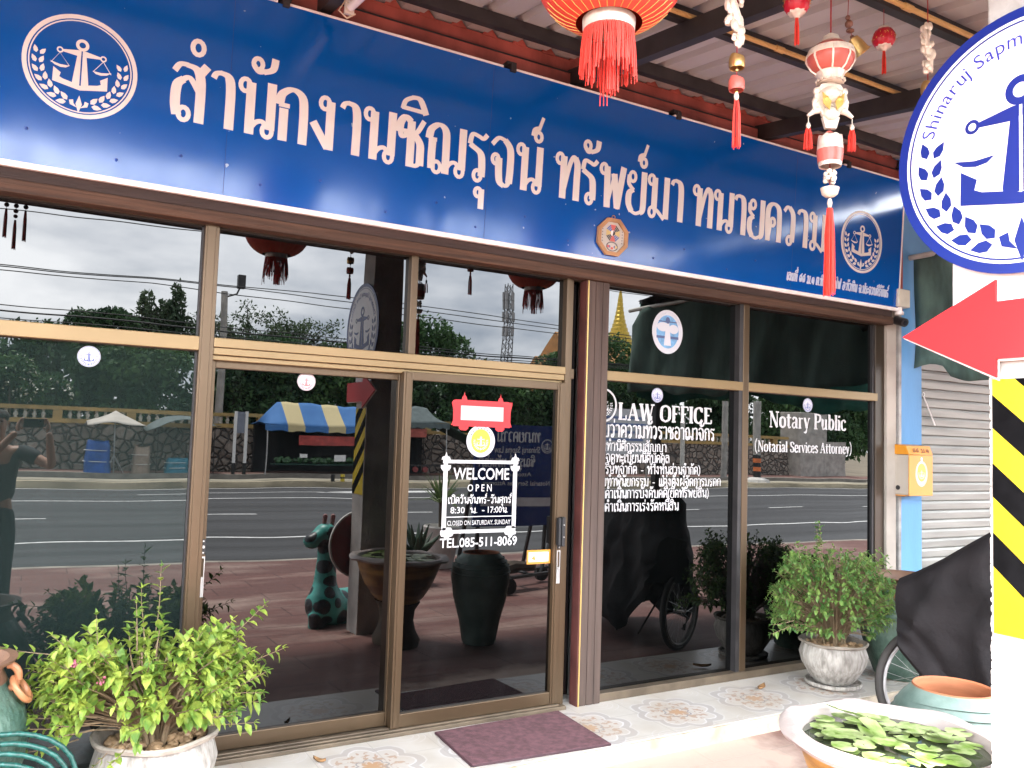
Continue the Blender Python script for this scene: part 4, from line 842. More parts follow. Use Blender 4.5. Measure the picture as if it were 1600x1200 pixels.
# ------------------------------------------------------------ concrete column with signs
CX0, CX1, CY0, CY1 = 2.508, 2.778, -2.965, -2.695
colm = thing('concrete_column', 'pale concrete veranda column with yellow and black warning stripes', 'column', ((CX0+CX1)/2, (CY0+CY1)/2, -.1))
b = MB(); b.box((CX0, CY0, -.25), (CX1, CY1, RZ(2.8)-.1)); b.build('shaft', M('column_concrete', (.42, .40, .37), .85, var=.25, scale=4, bump=.35), colm, bevel=.006)
b = MB(); q = random.Random(4); z = -.1   # ragged plaster along the front edge
while z < 2.0: b.ball((CX0+.002, CY1-.001, z), q.uniform(.0015, .004), 7, sc=(1, 1.3, q.uniform(2, 6))); z += q.uniform(.006, .03)
b.build('ragged_edge', CONCL, colm, True)
cm = lambda u, v, w: Vector((CX0-w, u, v))
b = MB(); e0, e1, zt, zb = CY0+.004, CY1-.008, 1.775, 1.02
b.prism([(e0, zb), (e1, zb), (e1, zt), (e0, zt)], cm, .0012, 0)
per, sl = .206, -.90      # stripes fall from the facade side towards the road side
z = 1.216-per*0
while z < zt+.4:
    a = [(e1, z), (e1, z+.10), (e0, z+.10+(e0-e1)*.9), (e0, z+(e0-e1)*.9)]
    pl = [(u, v) for u, v in a]
    # clip against zb..zt
    def clip(P, k, s):
        o = []
        for i in range(len(P)):
            A, B_ = P[i], P[(i+1) % len(P)]; ia, ib = s*(A[1]-k) >= 0, s*(B_[1]-k) >= 0
            if ia: o.append(A)
            if ia != ib: f = (k-A[1])/(B_[1]-A[1]); o.append((A[0]+(B_[0]-A[0])*f, k))
        return o
    pl = clip(clip(pl, zb, 1), zt, -1) if pl else pl
    if len(pl) > 2: b.prism(pl, cm, .0022, 1)
    z += per
b.build('warning_stripes', [M('warning_yellow', (.62, .46, .0), .4, var=.04), M('warning_black', (.004, .004, .0045), .8, var=.3, scale=20, spec=.05)], colm, nrm=False)
arrow = thing('arrow_sign', 'red arrow board pointing left at the shop under the round sign', 'sign', (2.48, -2.75, 1.8))
am = lambda u, v, w: Vector((2.486-w, u, v))
AP = [(-2.4236, 1.9258), (-2.7323, 2.0724), (-2.7323, 2.0064), (-3.1305, 2.0064), (-3.1305, 1.8335), (-2.7323, 1.8335), (-2.7323, 1.7772)]
b = MB(); b.prism(AP, am, .010); b.build('face', M('arrow_red', (.52, .012, .016), .55, var=.04), arrow)
cxm, czm = -2.78, 1.924; b = MB(); b.prism([((u-cxm)*1.012+cxm-.002, (v-czm)*1.03+czm-.004) for u, v in AP], lambda u, v, w: Vector((2.494-w, u, v)), .0078); b.build('backing', WHITE, arrow)
rs = thing('round_sign', 'round white law office sign with blue anchor scales and wreath', 'sign', (2.47, -2.777, 2.1))
rm = lambda u, v, w: Vector((2.474-w, -u, v)); RCy, RCz, RR = 2.818, 2.477, .397
b = MB(); disc(b, rm, RCy, RCz, RR*.985, d=.011, n=72); b.build('board', M('sign_board_white', (.80, .80, .81), .35, var=.02), rs)
b = MB(); disc(b, lambda u, v, w: rm(u, v, w+.003), RCy, RCz, RR, d=.009, n=72, r_in=.925); disc(b, lambda u, v, w: rm(u, v, w+.010), RCy, RCz, RR*.90, d=.0022, n=72, r_in=.985)
emblem(b, lambda u, v, w: rm(u, v, w+.0105), RCy, RCz-.015, RR*.98, d=.0018, rings=False, cords=False); b.build('anchor_emblem', BLUEV, rs, nrm=False)
b = MB(); fonttext(b, 'Shinaruj Sapma Law Office', lambda u, v, w: rm(u, v, w+.0115), 0, 0, .046, arc=(RCy, RCz, .284, radians(164), radians(16)), depth=.001); b.build('lettering', M('thin_blue_vinyl', (.02, .03, .30), .4, var=.05), rs, nrm=False)
wb = thing('white_board', 'plain white upright board fixed to the column behind the round sign', 'board', (2.49, -2.75, 1.99))
b = MB(); b.box((2.4945, -2.965, 1.90), (2.5065, -2.588, 2.77)); b.build('board', M('white_sheet', (.76, .75, .74), .5, var=.03), wb)
rd = thing('red_disc', 'dark red disc with white rim fixed behind the striped column, mirrored in the door', 'disc', (2.64, -3.02, .25))
dmx = lambda u, v, w: Vector((2.64+u, -3.02+w, v)); b = MB(); disc(b, dmx, 0, .56, .30, .30, .02, 40); b.build('face', M('dark_red_paint', (.16, .02, .018), .5, var=.2), rd)
b = MB(); disc(b, lambda u, v, w: dmx(u, v, w-.004), 0, .56, .312, .312, .028, 40, r_in=.955); b.build('rim', M('dull_white_paint', (.5, .48, .45), .6, var=.2), rd)
# ------------------------------------------------------------ right-hand neighbour: blue column, shutter, netting
nb = thing('neighbour_shop', 'pale blue neighbouring shopfront with a grey roller shutter', 'shop building', (7.2, 0, 0))
BLUEW = M('sky_blue_wall_paint', (.10, .27, .50), .7, var=.09, scale=3, stretch=(1, 1, .3), bump=.1)
b = MB(); b.box((5.858, -.02, -.1), (6.17, .4, 3.9)); b.box((6.17, .02, 2.62), (11, .4, 3.9)); b.build('wall', BLUEW, nb)
b = MB(); b.box((10.2, -.02, -.1), (11, .4, 2.62)); b.box((6.0, .45, -.1), (11, 7, 4.2)); b.build('body', GREYW, nb)
SHUT = M('dusty_roller_shutter', (.25, .25, .225), .55, metal=.25, var=.2, scale=3, stretch=(.4, 1, 5)); b = MB(); z = 0
prof = []
while z < 2.62: prof += [(z, .0), (z+.008, -.014), (z+.055, -.018), (z+.072, -.012), (z+.075, .0)]; z += .0765
n = len(prof); vs = [(6.172, .075+y, z) for z, y in prof]+[(10.2, .075+y, z) for z, y in prof]; b.add(vs, [(i, n+i, n+i+1, i+1) for i in range(n-1)]); b.build('roller_shutter', SHUT, nb, nrm=False)
hook = thing('wire_hook', 'thin white hooked rod hanging on the grey shutter', 'hook', (6.4, .04, 1.6))
a = at(1443, 619, .045); e = at(1461, 665, .045); b = MB(); b.tube([a, e], .006, 6); b.tube([a+Vector((.014*cos(t), 0, .014+.014*sin(t))) for t in [2*pi*k/10 for k in range(11)]], .004, 5); b.build('rod', WHITE, hook, True)
mb_ = thing('mailbox', 'orange mailbox with cream side and round seal on the blue column', 'mailbox', (6.05, -.1, 1.18))
yb, yf = -.025, -.165
xl, xr = at(1420, 740, yf).x, at(1456, 740, yf).x; zb, zt, zl = at(1438, 774, yf).z, at(1438, 697, yf).z, at(1438, 711, yf).z
b = MB(); b.box((xl, yf+.002, zb), (xr, yb, zl)); b.build('body', M('cream_plastic', (.42, .37, .31), .5, var=.05), mb_, bevel=.006)
OR = M('orange_plastic', (.60, .24, .015), .4, var=.05); b = MB(); b.box((xl-.004, yf-.006, zb-.004), (xr+.004, yf+.0015, zl-.001)); b.box((xl, yf+.03, zb-.008), (xr, yb, zb-.0005)); b.build('front_panel', OR, mb_, bevel=.003)
b = MB(); b.prism([(yf-.006, zl+.001), (yb, zl+.001), (yb, zt+.012), (yf+.02, zt)], lambda u, v, w: Vector((xl-.006+w, u, v)), xr-xl+.012); lid = b.build('lid', OR, mb_, bevel=.003)
lm = lambda u, v, w: Vector((u, yf-.0065+.022*(v-zl)/(zt-zl)-w, v)); b = MB(); glyphs(b, '๕๕ ม.๑', xl+.05, zl+.018, .03, xr-.03, lm, .22, .16, depth=.001); b.build('lettering', M('brown_ink', (.22, .07, .03), .6), lid, nrm=False)
fm_ = lambda u, v, w: Vector((u, yf-.0062-w, v)); cx, cz = (xl+xr)/2+.005, zb+.165
b = MB(); disc(b, fm_, cx, cz, .075, .098, .0006, 36, 0); disc(b, fm_, cx, cz, .07, .092, .0009, 36, 1, r_in=.96); disc(b, fm_, cx, cz+.01, .054, .07, .001, 30, 1); emblem(b, fm_, cx, cz, .05, .0014, 0, rings=False); disc(b, fm_, cx, cz+.112, .014, .016, .0008, 16, 0); b.build('seal_sticker', [STK, STY], mb_, nrm=False)
b = MB(); p = Vector((xl-.001, (yb+yf)/2+.02, zb+.055)); b.tube([p, p+Vector((-.003, 0, 0))], .018, 16); b.build('lock_hole', BLACK, mb_)
b = MB(); b.box((5.866, -.026, zb-.02), (5.95, -.0205, zt-.02)); b.build('old_mount', M('bare_rusty_patch', (.22, .14, .11), .8, var=.3, scale=12), mb_)
cc = thing('security_camera', 'small white and black security camera under the right end of the sign', 'security camera', (5.8, -.12, 2.6))
b = MB(); p = at(1407, 468, -.10); b.box((p.x-.075, -.14, p.z-.065), (p.x+.065, -.06, p.z+.075)); b.build('junction_box', M('ivory_plastic', (.62, .58, .48), .5), cc, bevel=.008)
b = MB(); q = at(1405, 492, -.11); b.tube([(q.x, -.11, p.z-.066), (q.x, -.11, q.z+.02)], .02, 12); b.lathe([(.018, .03), (.034, .022), (.034, .0), (.01, -.004)], (q.x, -.11, q.z), 16); b.build('base', WHITE, cc, True)
b = MB(); r_ = at(1405, 502, -.12); b.tube([(r_.x-.01, -.10, r_.z+.01), (r_.x-.03, -.19, r_.z-.022)], .034, 16); h_ = b.build('camera_head', BLACK, cc, True); b = MB(); b.tube([(r_.x-.03, -.192, r_.z-.0227), (r_.x-.0305, -.196, r_.z-.024)], .02, 14); b.build('lens', M('lens_glass', (.02, .02, .025), .05, var=0), h_, True)
# green shade net hanging between the two shops, and its canopy
net = thing('shade_net', 'dark green shade netting hanging from a pale bar between the two shops', 'netting', (6.0, -1.8, 2.1))
NETM = M('green_shade_net', (.07, .12, .10), .9, var=.35, scale=5, stretch=(1, 1.5, .6), bump=.3, bscale=120)
ny, nz_ = 60, 16; vs = []
for i in range(ny+1):
    f = i/ny; p = .04 + 3.5*f; zt_ = 3.10+.02*sin(p*5) if p < 3.1 else 3.10-.9*((p-3.1)/.44)**3*.2; zb_ = 2.10+.045*sin(p*4.2+.8)+.02*sin(p*11)+(.06 if p < .3 else 0)
    for k in range(nz_+1):
        g_ = k/nz_; vs.append((6.02+.05*sin(p*6.5+g_*2)*(1-.3*g_)+.015*sin(p*19+g_*5), -p, zb_+(zt_-zb_)*g_+.015*sin(p*8+g_*9)*(g_ < .95)))
b = MB(); b.add(vs, [(i*(nz_+1)+k, (i+1)*(nz_+1)+k, (i+1)*(nz_+1)+k+1, i*(nz_+1)+k+1) for i in range(ny) for k in range(nz_)]); o = b.build('netting', NETM, net, 'all', nrm=False); sm = o.modifiers.new('solid', 'SOLIDIFY'); sm.thickness = .004
b = MB(); b.tube([(6.02, -.02, 3.10), (6.02, -3.6, 3.10)], .022, 8); b.build('top_bar', M('pale_steel_pipe', (.5, .47, .42), .5, metal=.3, var=.15), net, True)
can = thing('neighbour_canopy', 'dark ribbed canopy roof of the neighbouring shop, mirrored in the right windows', 'canopy', (8.5, -1.8, 3.2))
b = MB(); prof = []; x = 6.06
while x < 11.4: prof += [(x, 0), (x+.15, 0), (x+.17, .03), (x+.22, .03), (x+.24, 0)]; x += .2401
n = len(prof); vs = [(u, -p, 3.55-.1*p+v+dz) for p in (.03, 3.5) for dz in (0, .006) for u, v in prof]; b.add(vs, [(a+i, a+i+1, a+2*n+i+1, a+2*n+i) for a in (0, n) for i in range(n-1)]); b.build('sheeting', M('dark_blue_roof_sheet', (.03, .04, .06), .6, var=.2), can, nrm=False)
b = MB(); vs = []
for i in range(41):
    x = 6.06+5.3*i/40
    for k in range(9): vs.append((x, -3.48-.03*sin(x*5+k)-.02*sin(x*13), 3.18-k/8*(1.08+.07*sin(x*2.2)+.03*sin(x*7))))
b.add(vs, [(i*9+k, i*9+9+k, i*9+10+k, i*9+k+1) for i in range(40) for k in range(8)]); o = b.build('front_netting', M('teal_shade_net', (.012, .16, .12), .9, var=.3, scale=4), can, 'all', nrm=False); sm = o.modifiers.new('solid', 'SOLIDIFY'); sm.thickness = .004
b = MB()
for x in (6.3, 11.2): b.bar((x, -3.4, -.1), (x, -3.4, 3.2), .08, .08)
b.bar((6.06, -3.45, 3.19), (11.4, -3.45, 3.19), .05, .05, up=(0, 1, 0)); b.build('frame', BLACKST, can)

# ------------------------------------------------------------ pots, plants, mat
mat_ = thing('door_mat', 'maroon ribbed door mat in front of the lettered sliding door', 'door mat', (2.29, -.38, 0))
MAT = M('maroon_mat', (.135, .062, .07), .95, var=.25, scale=30, bump=.6, bscale=180); b = MB(); O = [(1.916, -.128), (2.69, -.110), (2.655, -.652), (1.888, -.600)]
b.prism(O, lambda u, v, w: Vector((u, v, .001+w)), .011); b.build('pile', MAT, mat_, bevel=.002)
b = MB()
for i in range(4):
    A, B_ = Vector((*O[i], .004)), Vector((*O[(i+1) % 4], .004)); b.tube([A, B_], .007, 6)
b.build('edging', M('dark_maroon_rubber', (.05, .02, .025), .7), mat_, True)

POTW = M('whitewashed_pot', (.24, .22, .19), .85, col2=(.48, .45, .40), scale=7, stretch=(5, 5, .5), bump=.6, bscale=22)
POTR = M('mossy_pot_rim', (.30, .26, .21), .85, var=.3, scale=12, bump=.3); PEB = M('brown_pebble', (.34, .22, .12), .45, var=.35, scale=9, lo=.3, hi=.7); STEMM = M('brown_stem', (.20, .14, .08), .8, var=.2)
LEAFA = leafmat('fresh_leaf', (.10, .20, .03), (.34, .42, .07), 16, .3); LEAFB = leafmat('deep_leaf', (.06, .15, .035), (.20, .31, .075), 16, .3)
PINK = M('pink_flower', (.62, .18, .26), .6, var=.2)
def leaf(b, p, d, up, l, wd, fold=.25, droop=.15):
    d = d.normalized(); s = d.cross(up)
    if s.length < .05: s = d.cross(Vector((1, 0, 0)))
    s.normalize(); n = s.cross(d)
    q = [p, p+d*l*.35+s*wd*.5+n*wd*fold, p+d*l*.4-n*0, p+d*l*.35-s*wd*.5+n*wd*fold, p+d*l*.72+s*wd*.33+n*(wd*fold*.6-droop*l*.4), p+d*l*.74-n*droop*l*.5, p+d*l*.72-s*wd*.33+n*(wd*fold*.6-droop*l*.4), p+d*l-n*droop*l]
    b.add(q, [(0, 1, 2), (0, 2, 3), (1, 4, 5, 2), (2, 5, 6, 3), (4, 7, 5), (5, 7, 6)])
def shoot(lb, sb, q, p, d, l, step, ll, r0=.004, curve=.25):
    n = max(3, int(l/step)); pts = [p]; d = d.normalized(); side = q.uniform(0, pi)
    for i in range(n):
        d = (d + Vector((q.uniform(-curve, curve), q.uniform(-curve, curve), q.uniform(-.1, .16)))*.45).normalized(); p = p + d*l/n; pts.append(p)
        if i >= n*.25:
            s = d.cross(Vector((cos(side), sin(side), .3))).normalized(); side += pi/2
            for k in (-1, 1):
                sz = ll*q.uniform(.5, 1.25)*(1 if i < n-1 else .7); leaf(lb, p, (s*k*q.uniform(.7, 1) + d*q.uniform(.4, .8) + Vector((0, 0, q.uniform(-.35, .15)))), Vector((0, 0, 1))+s*.2, sz, sz*.58, q.uniform(.1, .3), q.uniform(.05, .35))
    leaf(lb, p, d, Vector((0, 0, 1)), ll*.6, ll*.28)
    sb.tube(pts, [r0*(1-.7*i/n) for i in range(n+1)], 5)
def shrub_pot(name, label, cat_, c, rim_r, h, saucer):
    t = thing(name, label, cat_, c); x, y, z = c; b = MB()
    b.lathe([(rim_r*.52, .0), (rim_r*.66, h*.1), (rim_r*.93, h*.45), (rim_r*1.0, h*.68), (rim_r*.93, h*.86), (rim_r*.9, h*.92)], (x, y, z+(.025 if saucer else 0)), 48); pot = b.build('pot', POTW, t, True)
    b = MB(); zz = z+(.025 if saucer else 0); b.lathe([(rim_r*.9, h*.92), (rim_r*1.0, h*.95), (rim_r*1.02, h*.99), (rim_r*.98, h*1.01), (rim_r*.9, h*.99), (rim_r*.86, h*.93), (rim_r*.84, h*.7)], (x, y, zz), 48, wav=lambda r, zq, a, i: (r*(1+.004*sin(9*a)), zq+.003*sin(5*a))); b.build('rim', POTR, pot, True)
    b = MB(); b.lathe([(rim_r*.85, h*.8), (.001, h*.82)], (x, y, zz), 32); b.build('soil', M('dark_soil', (.05, .035, .025), .95), t)
    q = random.Random(int(x*50)); b = MB()
    for k in range(150):
        a, r = q.uniform(0, 2*pi), rim_r*.78*sqrt(q.random()); s = q.uniform(.014, .024); n0 = len(b.v); b.ball((0, 0, 0), s, 8, sc=(q.uniform(.8, 1.4), q.uniform(.7, 1.0), q.uniform(.6, .8)))
        R_ = Euler((q.uniform(-.4, .4), q.uniform(-.4, .4), q.uniform(0, 6))).to_matrix(); o = Vector((x+r*cos(a), y+r*sin(a), zz+h*.85+q.uniform(0, .02)))
        for i in range(n0, len(b.v)): b.v[i] = tuple(R_ @ Vector(b.v[i]) + o)
    b.build('pebbles', PEB, t, True)['kind'] = 'stuff'
    if saucer: b = MB(); b.lathe([(.01, .004), (rim_r*.75, .004), (rim_r*.82, .012), (rim_r*.84, .03), (rim_r*.80, .034), (rim_r*.74, .016), (.01, .016)], (x, y, z), 40); b.build('saucer', POTW, t, True)
    return t
# left shrub
t = shrub_pot('potted_shrub', 'leafy lime green shrub with pink flowers in a white pot, left foreground', 'potted plant', (.50, -.52, 0), .235, .345, False)
q = random.Random(21); lb, sb = MB(), MB(); base = Vector((.50, -.52, .30))
for k in range(9):
    a = q.uniform(0, 2*pi); sb.tube([base+Vector((.05*cos(a), .05*sin(a), 0)), base+Vector((.1*cos(a), .1*sin(a), .12)), base+Vector((.2*cos(a), .16*sin(a), .24))], [.010, .008, .005], 6)
for k in range(330):
    a, e = q.uniform(0, 2*pi), q.uniform(-.35, 1.0); rr = q.uniform(.3, 1)**.6
    p = base+Vector((-.05+.30*rr*cos(a)*cos(e*.9), .20*rr*sin(a)*cos(e*.9), .17+.20*rr*sin(e)))
    d = Vector((cos(a)*.9, sin(a)*.75, .25+e*.6)); sb.tube([base+Vector((.03*cos(a), .03*sin(a), .02)), base.lerp(p, .6)+Vector((0, 0, .02)), p], [.003, .0025, .002], 5)
    shoot(lb, sb, q, p, d, q.uniform(.09, .19), .024, q.uniform(.046, .064))
for p, d, l in (((.50, -.30, .62), (.04, .02, 1), .34), ((.46, -.36, .62), (-.06, .05, 1), .26), ((.28, -.45, .60), (-.05, 0, 1), .20), ((.18, -.48, .66), (-1, .05, .18), .22), ((.42, -.42, .64), (-.05, 0, 1), .2),
                ((.68, -.45, .58), (.7, .05, .65), .32), ((.78, -.5, .55), (1, -.05, .28), .22), ((.70, -.55, .48), (1, -.2, -.1), .2), ((.2, -.6, .42), (-1, -.1, .05), .24), ((.22, -.55, .36), (-1, -.1, -.2), .2), ((.66, -.58, .36), (1, -.2, -.1), .2), ((.40, -.68, .38), (-.5, -.8, -.3), .16), ((.36, -.62, .36), (-.7, -.6, -.35), .2)):
    shoot(lb, sb, q, Vector(p), Vector(d), l, .03, .046, .003, .12)
lb.build('foliage', LEAFA, t, nrm=False); sb.build('stems', STEMM, t, True)
for c in ((.19, -.60, .655), (.215, -.60, .67), (.265, -.62, .655), (.28, -.66, .60)):
    b = MB()
    for k in range(16): b.ball(Vector(c)+Vector((q.gauss(0, .008), q.gauss(0, .008), q.gauss(0, .007))), .0045, 6)
    b.build('flower_cluster', PINK, t)
# right shrub
t = shrub_pot('potted_shrub', 'tall green shrub in a pale ribbed pot on a saucer, right of the windows', 'potted plant', (4.66, -.40, 0), .215, .265, True)
q = random.Random(5); lb, sb = MB(), MB(); base = Vector((4.66, -.40, .26))
for k in range(14): a = q.uniform(0, 2*pi); sb.tube([base+Vector((.06*cos(a), .06*sin(a), -.02)), base+Vector((.10*cos(a), .09*sin(a), .12)), base+Vector((.2*cos(a), .15*sin(a), .3))], [.007, .006, .004], 6)
for k in range(620):
    a, e = q.uniform(0, 2*pi), q.uniform(-.7, 1.25); rr = q.uniform(.3, 1)**.55
    p = base+Vector((.36*rr*cos(a)*cos(e*.8), .24*rr*sin(a)*cos(e*.8), .28+.26*rr*sin(e)))
    d = Vector((cos(a), sin(a)*.8, .35+.5*e)); sb.tube([base+Vector((.04*cos(a), .04*sin(a), .02)), base.lerp(p, .6)+Vector((0, 0, .03)), p], [.0025, .0022, .002], 5)
    shoot(lb, sb, q, p, d, q.uniform(.08, .17), .024, q.uniform(.034, .048), .003)
for p, d, l in (((4.60, -.36, .80), (-.15, 0, 1), .30), ((4.55, -.38, .78), (-.15, 0, 1), .24), ((4.44, -.4, .70), (-.35, 0, .9), .24), ((4.9, -.38, .62), (.7, 0, .5), .28), ((4.95, -.4, .5), (1, .05, .2), .26), ((4.3, -.42, .55), (-.9, 0, .2), .24), ((4.25, -.44, .44), (-1, 0, -.15), .22), ((4.95, -.44, .4), (1, 0, -.3), .2)):
    for _ in range(2): shoot(lb, sb, q, Vector(p)+Vector((q.gauss(0, .02), 0, q.gauss(0, .02))), Vector(d), l*q.uniform(.7, 1), .026, .042, .003, .15)
lb.build('foliage', LEAFB, t, nrm=False); sb.build('stems', STEMM, t, True)

GLAZE = M('green_glaze', (.045, .105, .08), .4, col2=(.15, .235, .185), scale=7, bump=.8, bscale=40, coat=.2); NECK = M('brown_clay_neck', (.16, .085, .05), .6, var=.3, scale=8, bump=.2); COPP = M('copper_clay', (.38, .16, .07), .45, var=.25, scale=8)
def jar(name, label, c, H, R, rr, neck_h, mats=(GLAZE, NECK, COPP), handles=()):
    t = thing(name, label, 'jar', c); x, y, z = c
    b = MB(); b.lathe([(R*.55, 0), (R*.62, H*.02), (R*.80, H*.22), (R*.97, H*.48), (R, H*.62), (R*.93, H*.74), (R*.8, H*.82), (rr*.98, H*.88)], c, 56); b.build('body', mats[0], t, True)
    b = MB(); b.lathe([(rr*.98, H*.88), (rr*.9, H*.93), (rr*.92, H*.965), (rr*1.1, H*.985), (rr*1.12, H*1.0), (rr*.98, H*1.0), (rr*.86, H*.95), (rr*.84, H*.7), (.01, H*.6)], c, 48); b.build('neck', mats[1], t, True)
    for a in handles:
        d = Vector((cos(a), sin(a), 0)); s = Vector((-sin(a), cos(a), 0)); p = Vector(c)+d*rr*1.0+Vector((0, 0, H*.905)); b = MB()
        b.tube([p+d*(.035*sin(th))+Vector((0, 0, .042*cos(th))) for th in [pi*k/10-.1 for k in range(12)]], .013, 8); h_ = b.build('handle_loop', mats[2], t, True)
        b = MB(); b.tube([p+d*.045+Vector((0, 0, -.045))+(d*.55+Vector((0, 0, -.8))).normalized()*.048*cos(th)+s*.04*sin(th)+(d*.4*0) for th in [2*pi*k/16 for k in range(17)]], .012, 8, cap=False); b.build('ring', mats[2], h_, True)
    return t
jar('glazed_jar', 'green glazed jar with brown neck and ring handle at the left edge', (-.22, -.56, 0), .70, .275, .20, .1, handles=(radians(-12), radians(165)))
jar('glazed_jar', 'green glazed jar with ring handle standing behind the covered bicycle', (5.30, -.45, 0), .69, .285, .225, .1, handles=(radians(215), radians(35)))
hose = thing('garden_hose', 'coiled dark green garden hose standing on the floor by the left jar', 'hose', (.0, -.84, 0)); b = MB(); pts = []
for k in range(9*28+1):
    th = 2*pi*k/28; i = th/(2*pi); R_ = .218-.010*i+.006*sin(3*th); pts.append(Vector((-.03-.012*i+R_*cos(th)*1.08, -.80-.03*i+.05*sin(th)*.6+.004*sin(5*th), .282-.012*i+R_*1.0*sin(th)+.004*cos(2*th))))
b.tube(pts, .009, 10); b.build('coil', M('green_hose', (.012, .075, .06), .35, var=.4, scale=90, spec=.5), hose, True)
# water-lily bowl
lx, ly = 2.665, -2.262
lily = thing('lily_bowl', 'wide wavy rimmed clay bowl of water lilies on a pedestal', 'planter', (lx, ly, -.1))
BOWL = M('streaked_brown_glaze', (.20, .085, .03), .4, col2=(.50, .27, .07), scale=3.5, stretch=(.6, .6, 3), lo=.45, hi=.6, bump=.2); RIMM = M('chalky_pink_rim', (.40, .34, .31), .6, var=.15, scale=5, bump=.15)
b = MB(); b.lathe([(.14, .20), (.19, .25), (.25, .34), (.29, .43), (.315, .50), (.335, .535)], (lx, ly, 0), 80); bo = b.build('bowl', BOWL, lily, True)
def wv(r, z, a, i): f = (r-.28)/.1; return (r*(1+.010*sin(7*a)*max(0, f)), z+(.007*sin(7*a+.6) if r > .34 else 0))
b = MB(); b.lathe([(.335, .53), (.375, .535), (.385, .55), (.37, .566), (.335, .572), (.315, .562), (.305, .53), (.28, .45)], (lx, ly, 0), 96, wav=wv); b.build('rim', RIMM, bo, True)
b = MB(); b.lathe([(.16, -.15), (.17, -.10), (.13, -.03), (.11, .05), (.12, .14), (.16, .20)], (lx, ly, 0), 32); b.build('pedestal', M('mossy_clay', (.10, .07, .045), .8, var=.3), lily, True)
b = MB(); disc(b, lambda u, v, w: Vector((lx+u, ly+v, .525+w)), 0, 0, .303, d=.004, n=64); b.build('water', M('pond_water', (.045, .055, .03), .04, var=.2, scale=4), lily)
PAD = leafmat('lily_pad', (.16, .26, .045), (.46, .52, .26), 16, .2, .35); q = random.Random(12); b = MB(); n_ = 0
def pad(x, y, z, r, rot, tx, ty, cup=.05):
    E_ = Euler((tx, ty, rot)).to_matrix(); vs = [Vector((0, 0, 0))]+[Vector((r*f*cos(a)*.86, r*f*sin(a)*(1+.06*sin(7*a+rot)), cup*r*f*f+.02*r*sin(4*a+rot)*f)) for f in (.55, 1) for a in [radians(14+332*k/16) for k in range(17)]]
    b = MB(); b.add([E_ @ v + Vector((lx+x, ly+y, z)) for v in vs], [(0, 1+k, 2+k) for k in range(16)]+[(1+k, 18+k, 19+k, 2+k) for k in range(16)]); b.build('lily_pad', PAD, lily, 'all', nrm=False)
for k in range(64):
    a, rr = q.uniform(0, 2*pi), .27*sqrt(q.random()); r = q.uniform(.03, .055)
    if a > 1.2 and a < 2.2 and rr < .15: continue
    pad(rr*cos(a)*.98, rr*sin(a)*.98, .531+.0005*k, r, q.uniform(0, 6.28), q.uniform(-.03, .03), q.uniform(-.03, .03), .0)
for x, y, z, r, rot, tx, ty in ((.04, .23, .565, .08, 1, .25, .2), (-.06, .05, .57, .06, 2, .9, -.4)): pad(x, y, z, r, rot, tx, ty, .1)
# tall green jar with terracotta inside
JX, JY = 3.30, -2.08
tj = thing('glazed_jar', 'large pale green jar with terracotta inside beside the lily bowl', 'jar', (JX, JY, -.1)); b = MB()
GLP = M('pale_green_glaze', (.08, .135, .11), .5, col2=(.20, .275, .24), scale=6, bump=.3, bscale=25)
b.lathe([(.13, -.14), (.14, -.12), (.17, .05), (.22, .24), (.245, .40), (.238, .48), (.20, .545), (.165, .585), (.155, .598)], (JX, JY, 0), 64, wav=lambda r, z, a, i: (r*(1+.008*sin(i*2.3)), z)); b.build('body', GLP, tj, True)
b = MB()
for z, r in ((.44, .245), (.49, .236), (.525, .216), (.555, .193)): b.lathe([(r-.004, z-.008), (r+.004, z), (r-.002, z+.008)], (JX, JY, 0), 56, wav=lambda rr, zz, a, i: (rr, zz+.008*sin(a*2)))
b.build('ridge', GLP, tj, True)
b = MB(); b.lathe([(.155, .597), (.150, .604), (.142, .598), (.138, .56), (.19, .45), (.2, .3), (.1, .0), (.01, -.02)], (JX, JY, 0), 56); b.build('inside', M('terracotta', (.34, .12, .05), .7, var=.15, scale=6, stretch=(1, 1, 8)), tj, True)

# ------------------------------------------------------------ covered bicycle
bk = thing('covered_bicycle', 'bicycle under a black rain cover with one spoked wheel showing', 'bicycle', (4.75, -1.6, -.1))
A = Vector((4.47, -1.02, 0)); B_ = Vector((5.05, -2.55, 0)); ax = (B_-A).normalized(); sd_ = Vector((ax.y, -ax.x, 0)); nL, nA = 60, 61; vs = []
for i in range(nL+1):
    f = i/nL; c = A.lerp(B_, f); hw = .13+.22*min(1, f/.35)**.7-.06*max(0, f-.6)
    top = .80+(.33*(f/.30) if f < .30 else .33-.13*(f-.30)/.7); bot = .46-.44*min(1, f/.26)+.035*sin(f*17)*min(1, f*4)
    for k in range(nA):
        s_ = 2*k/(nA-1)-1; u = abs(s_); sg_ = 1 if s_ >= 0 else -1
        tf = .42 if sg_ > 0 else .85; lat = hw*(1 if sg_ > 0 else 1.15)*(tf*min(1, u/.16)+(1-tf)*max(0, (u-.10)/.9)**.75); z = top-(top-bot)*max(0, (u-.11)/.89)-.02*min(1, u/.11)
        p = c+sd_*(sg_*lat)+Vector((0, 0, z)); low = u
        r1 = 1-abs(sin(f*13+u*2.2+sg_+1.2*mnoise.noise(Vector((f*6, u*3, sg_))))); r2 = 1-abs(sin(f*5.5-u*3.1+2*sg_+mnoise.noise(Vector((f*4+9, u*4, sg_)))))
        n_ = .055*low*r1**2-.05*low*r2**3+.05*mnoise.noise(p*2.6)+.022*mnoise.noise(p*7)
        if u > .93: n_ -= .05*(u-.93)/.07
        p += sd_*sg_*n_+Vector((0, 0, .35*n_*(1-u))); p += ax*(.05*mnoise.noise(p*3+Vector((5, 0, 0)))*u); vs.append(p)
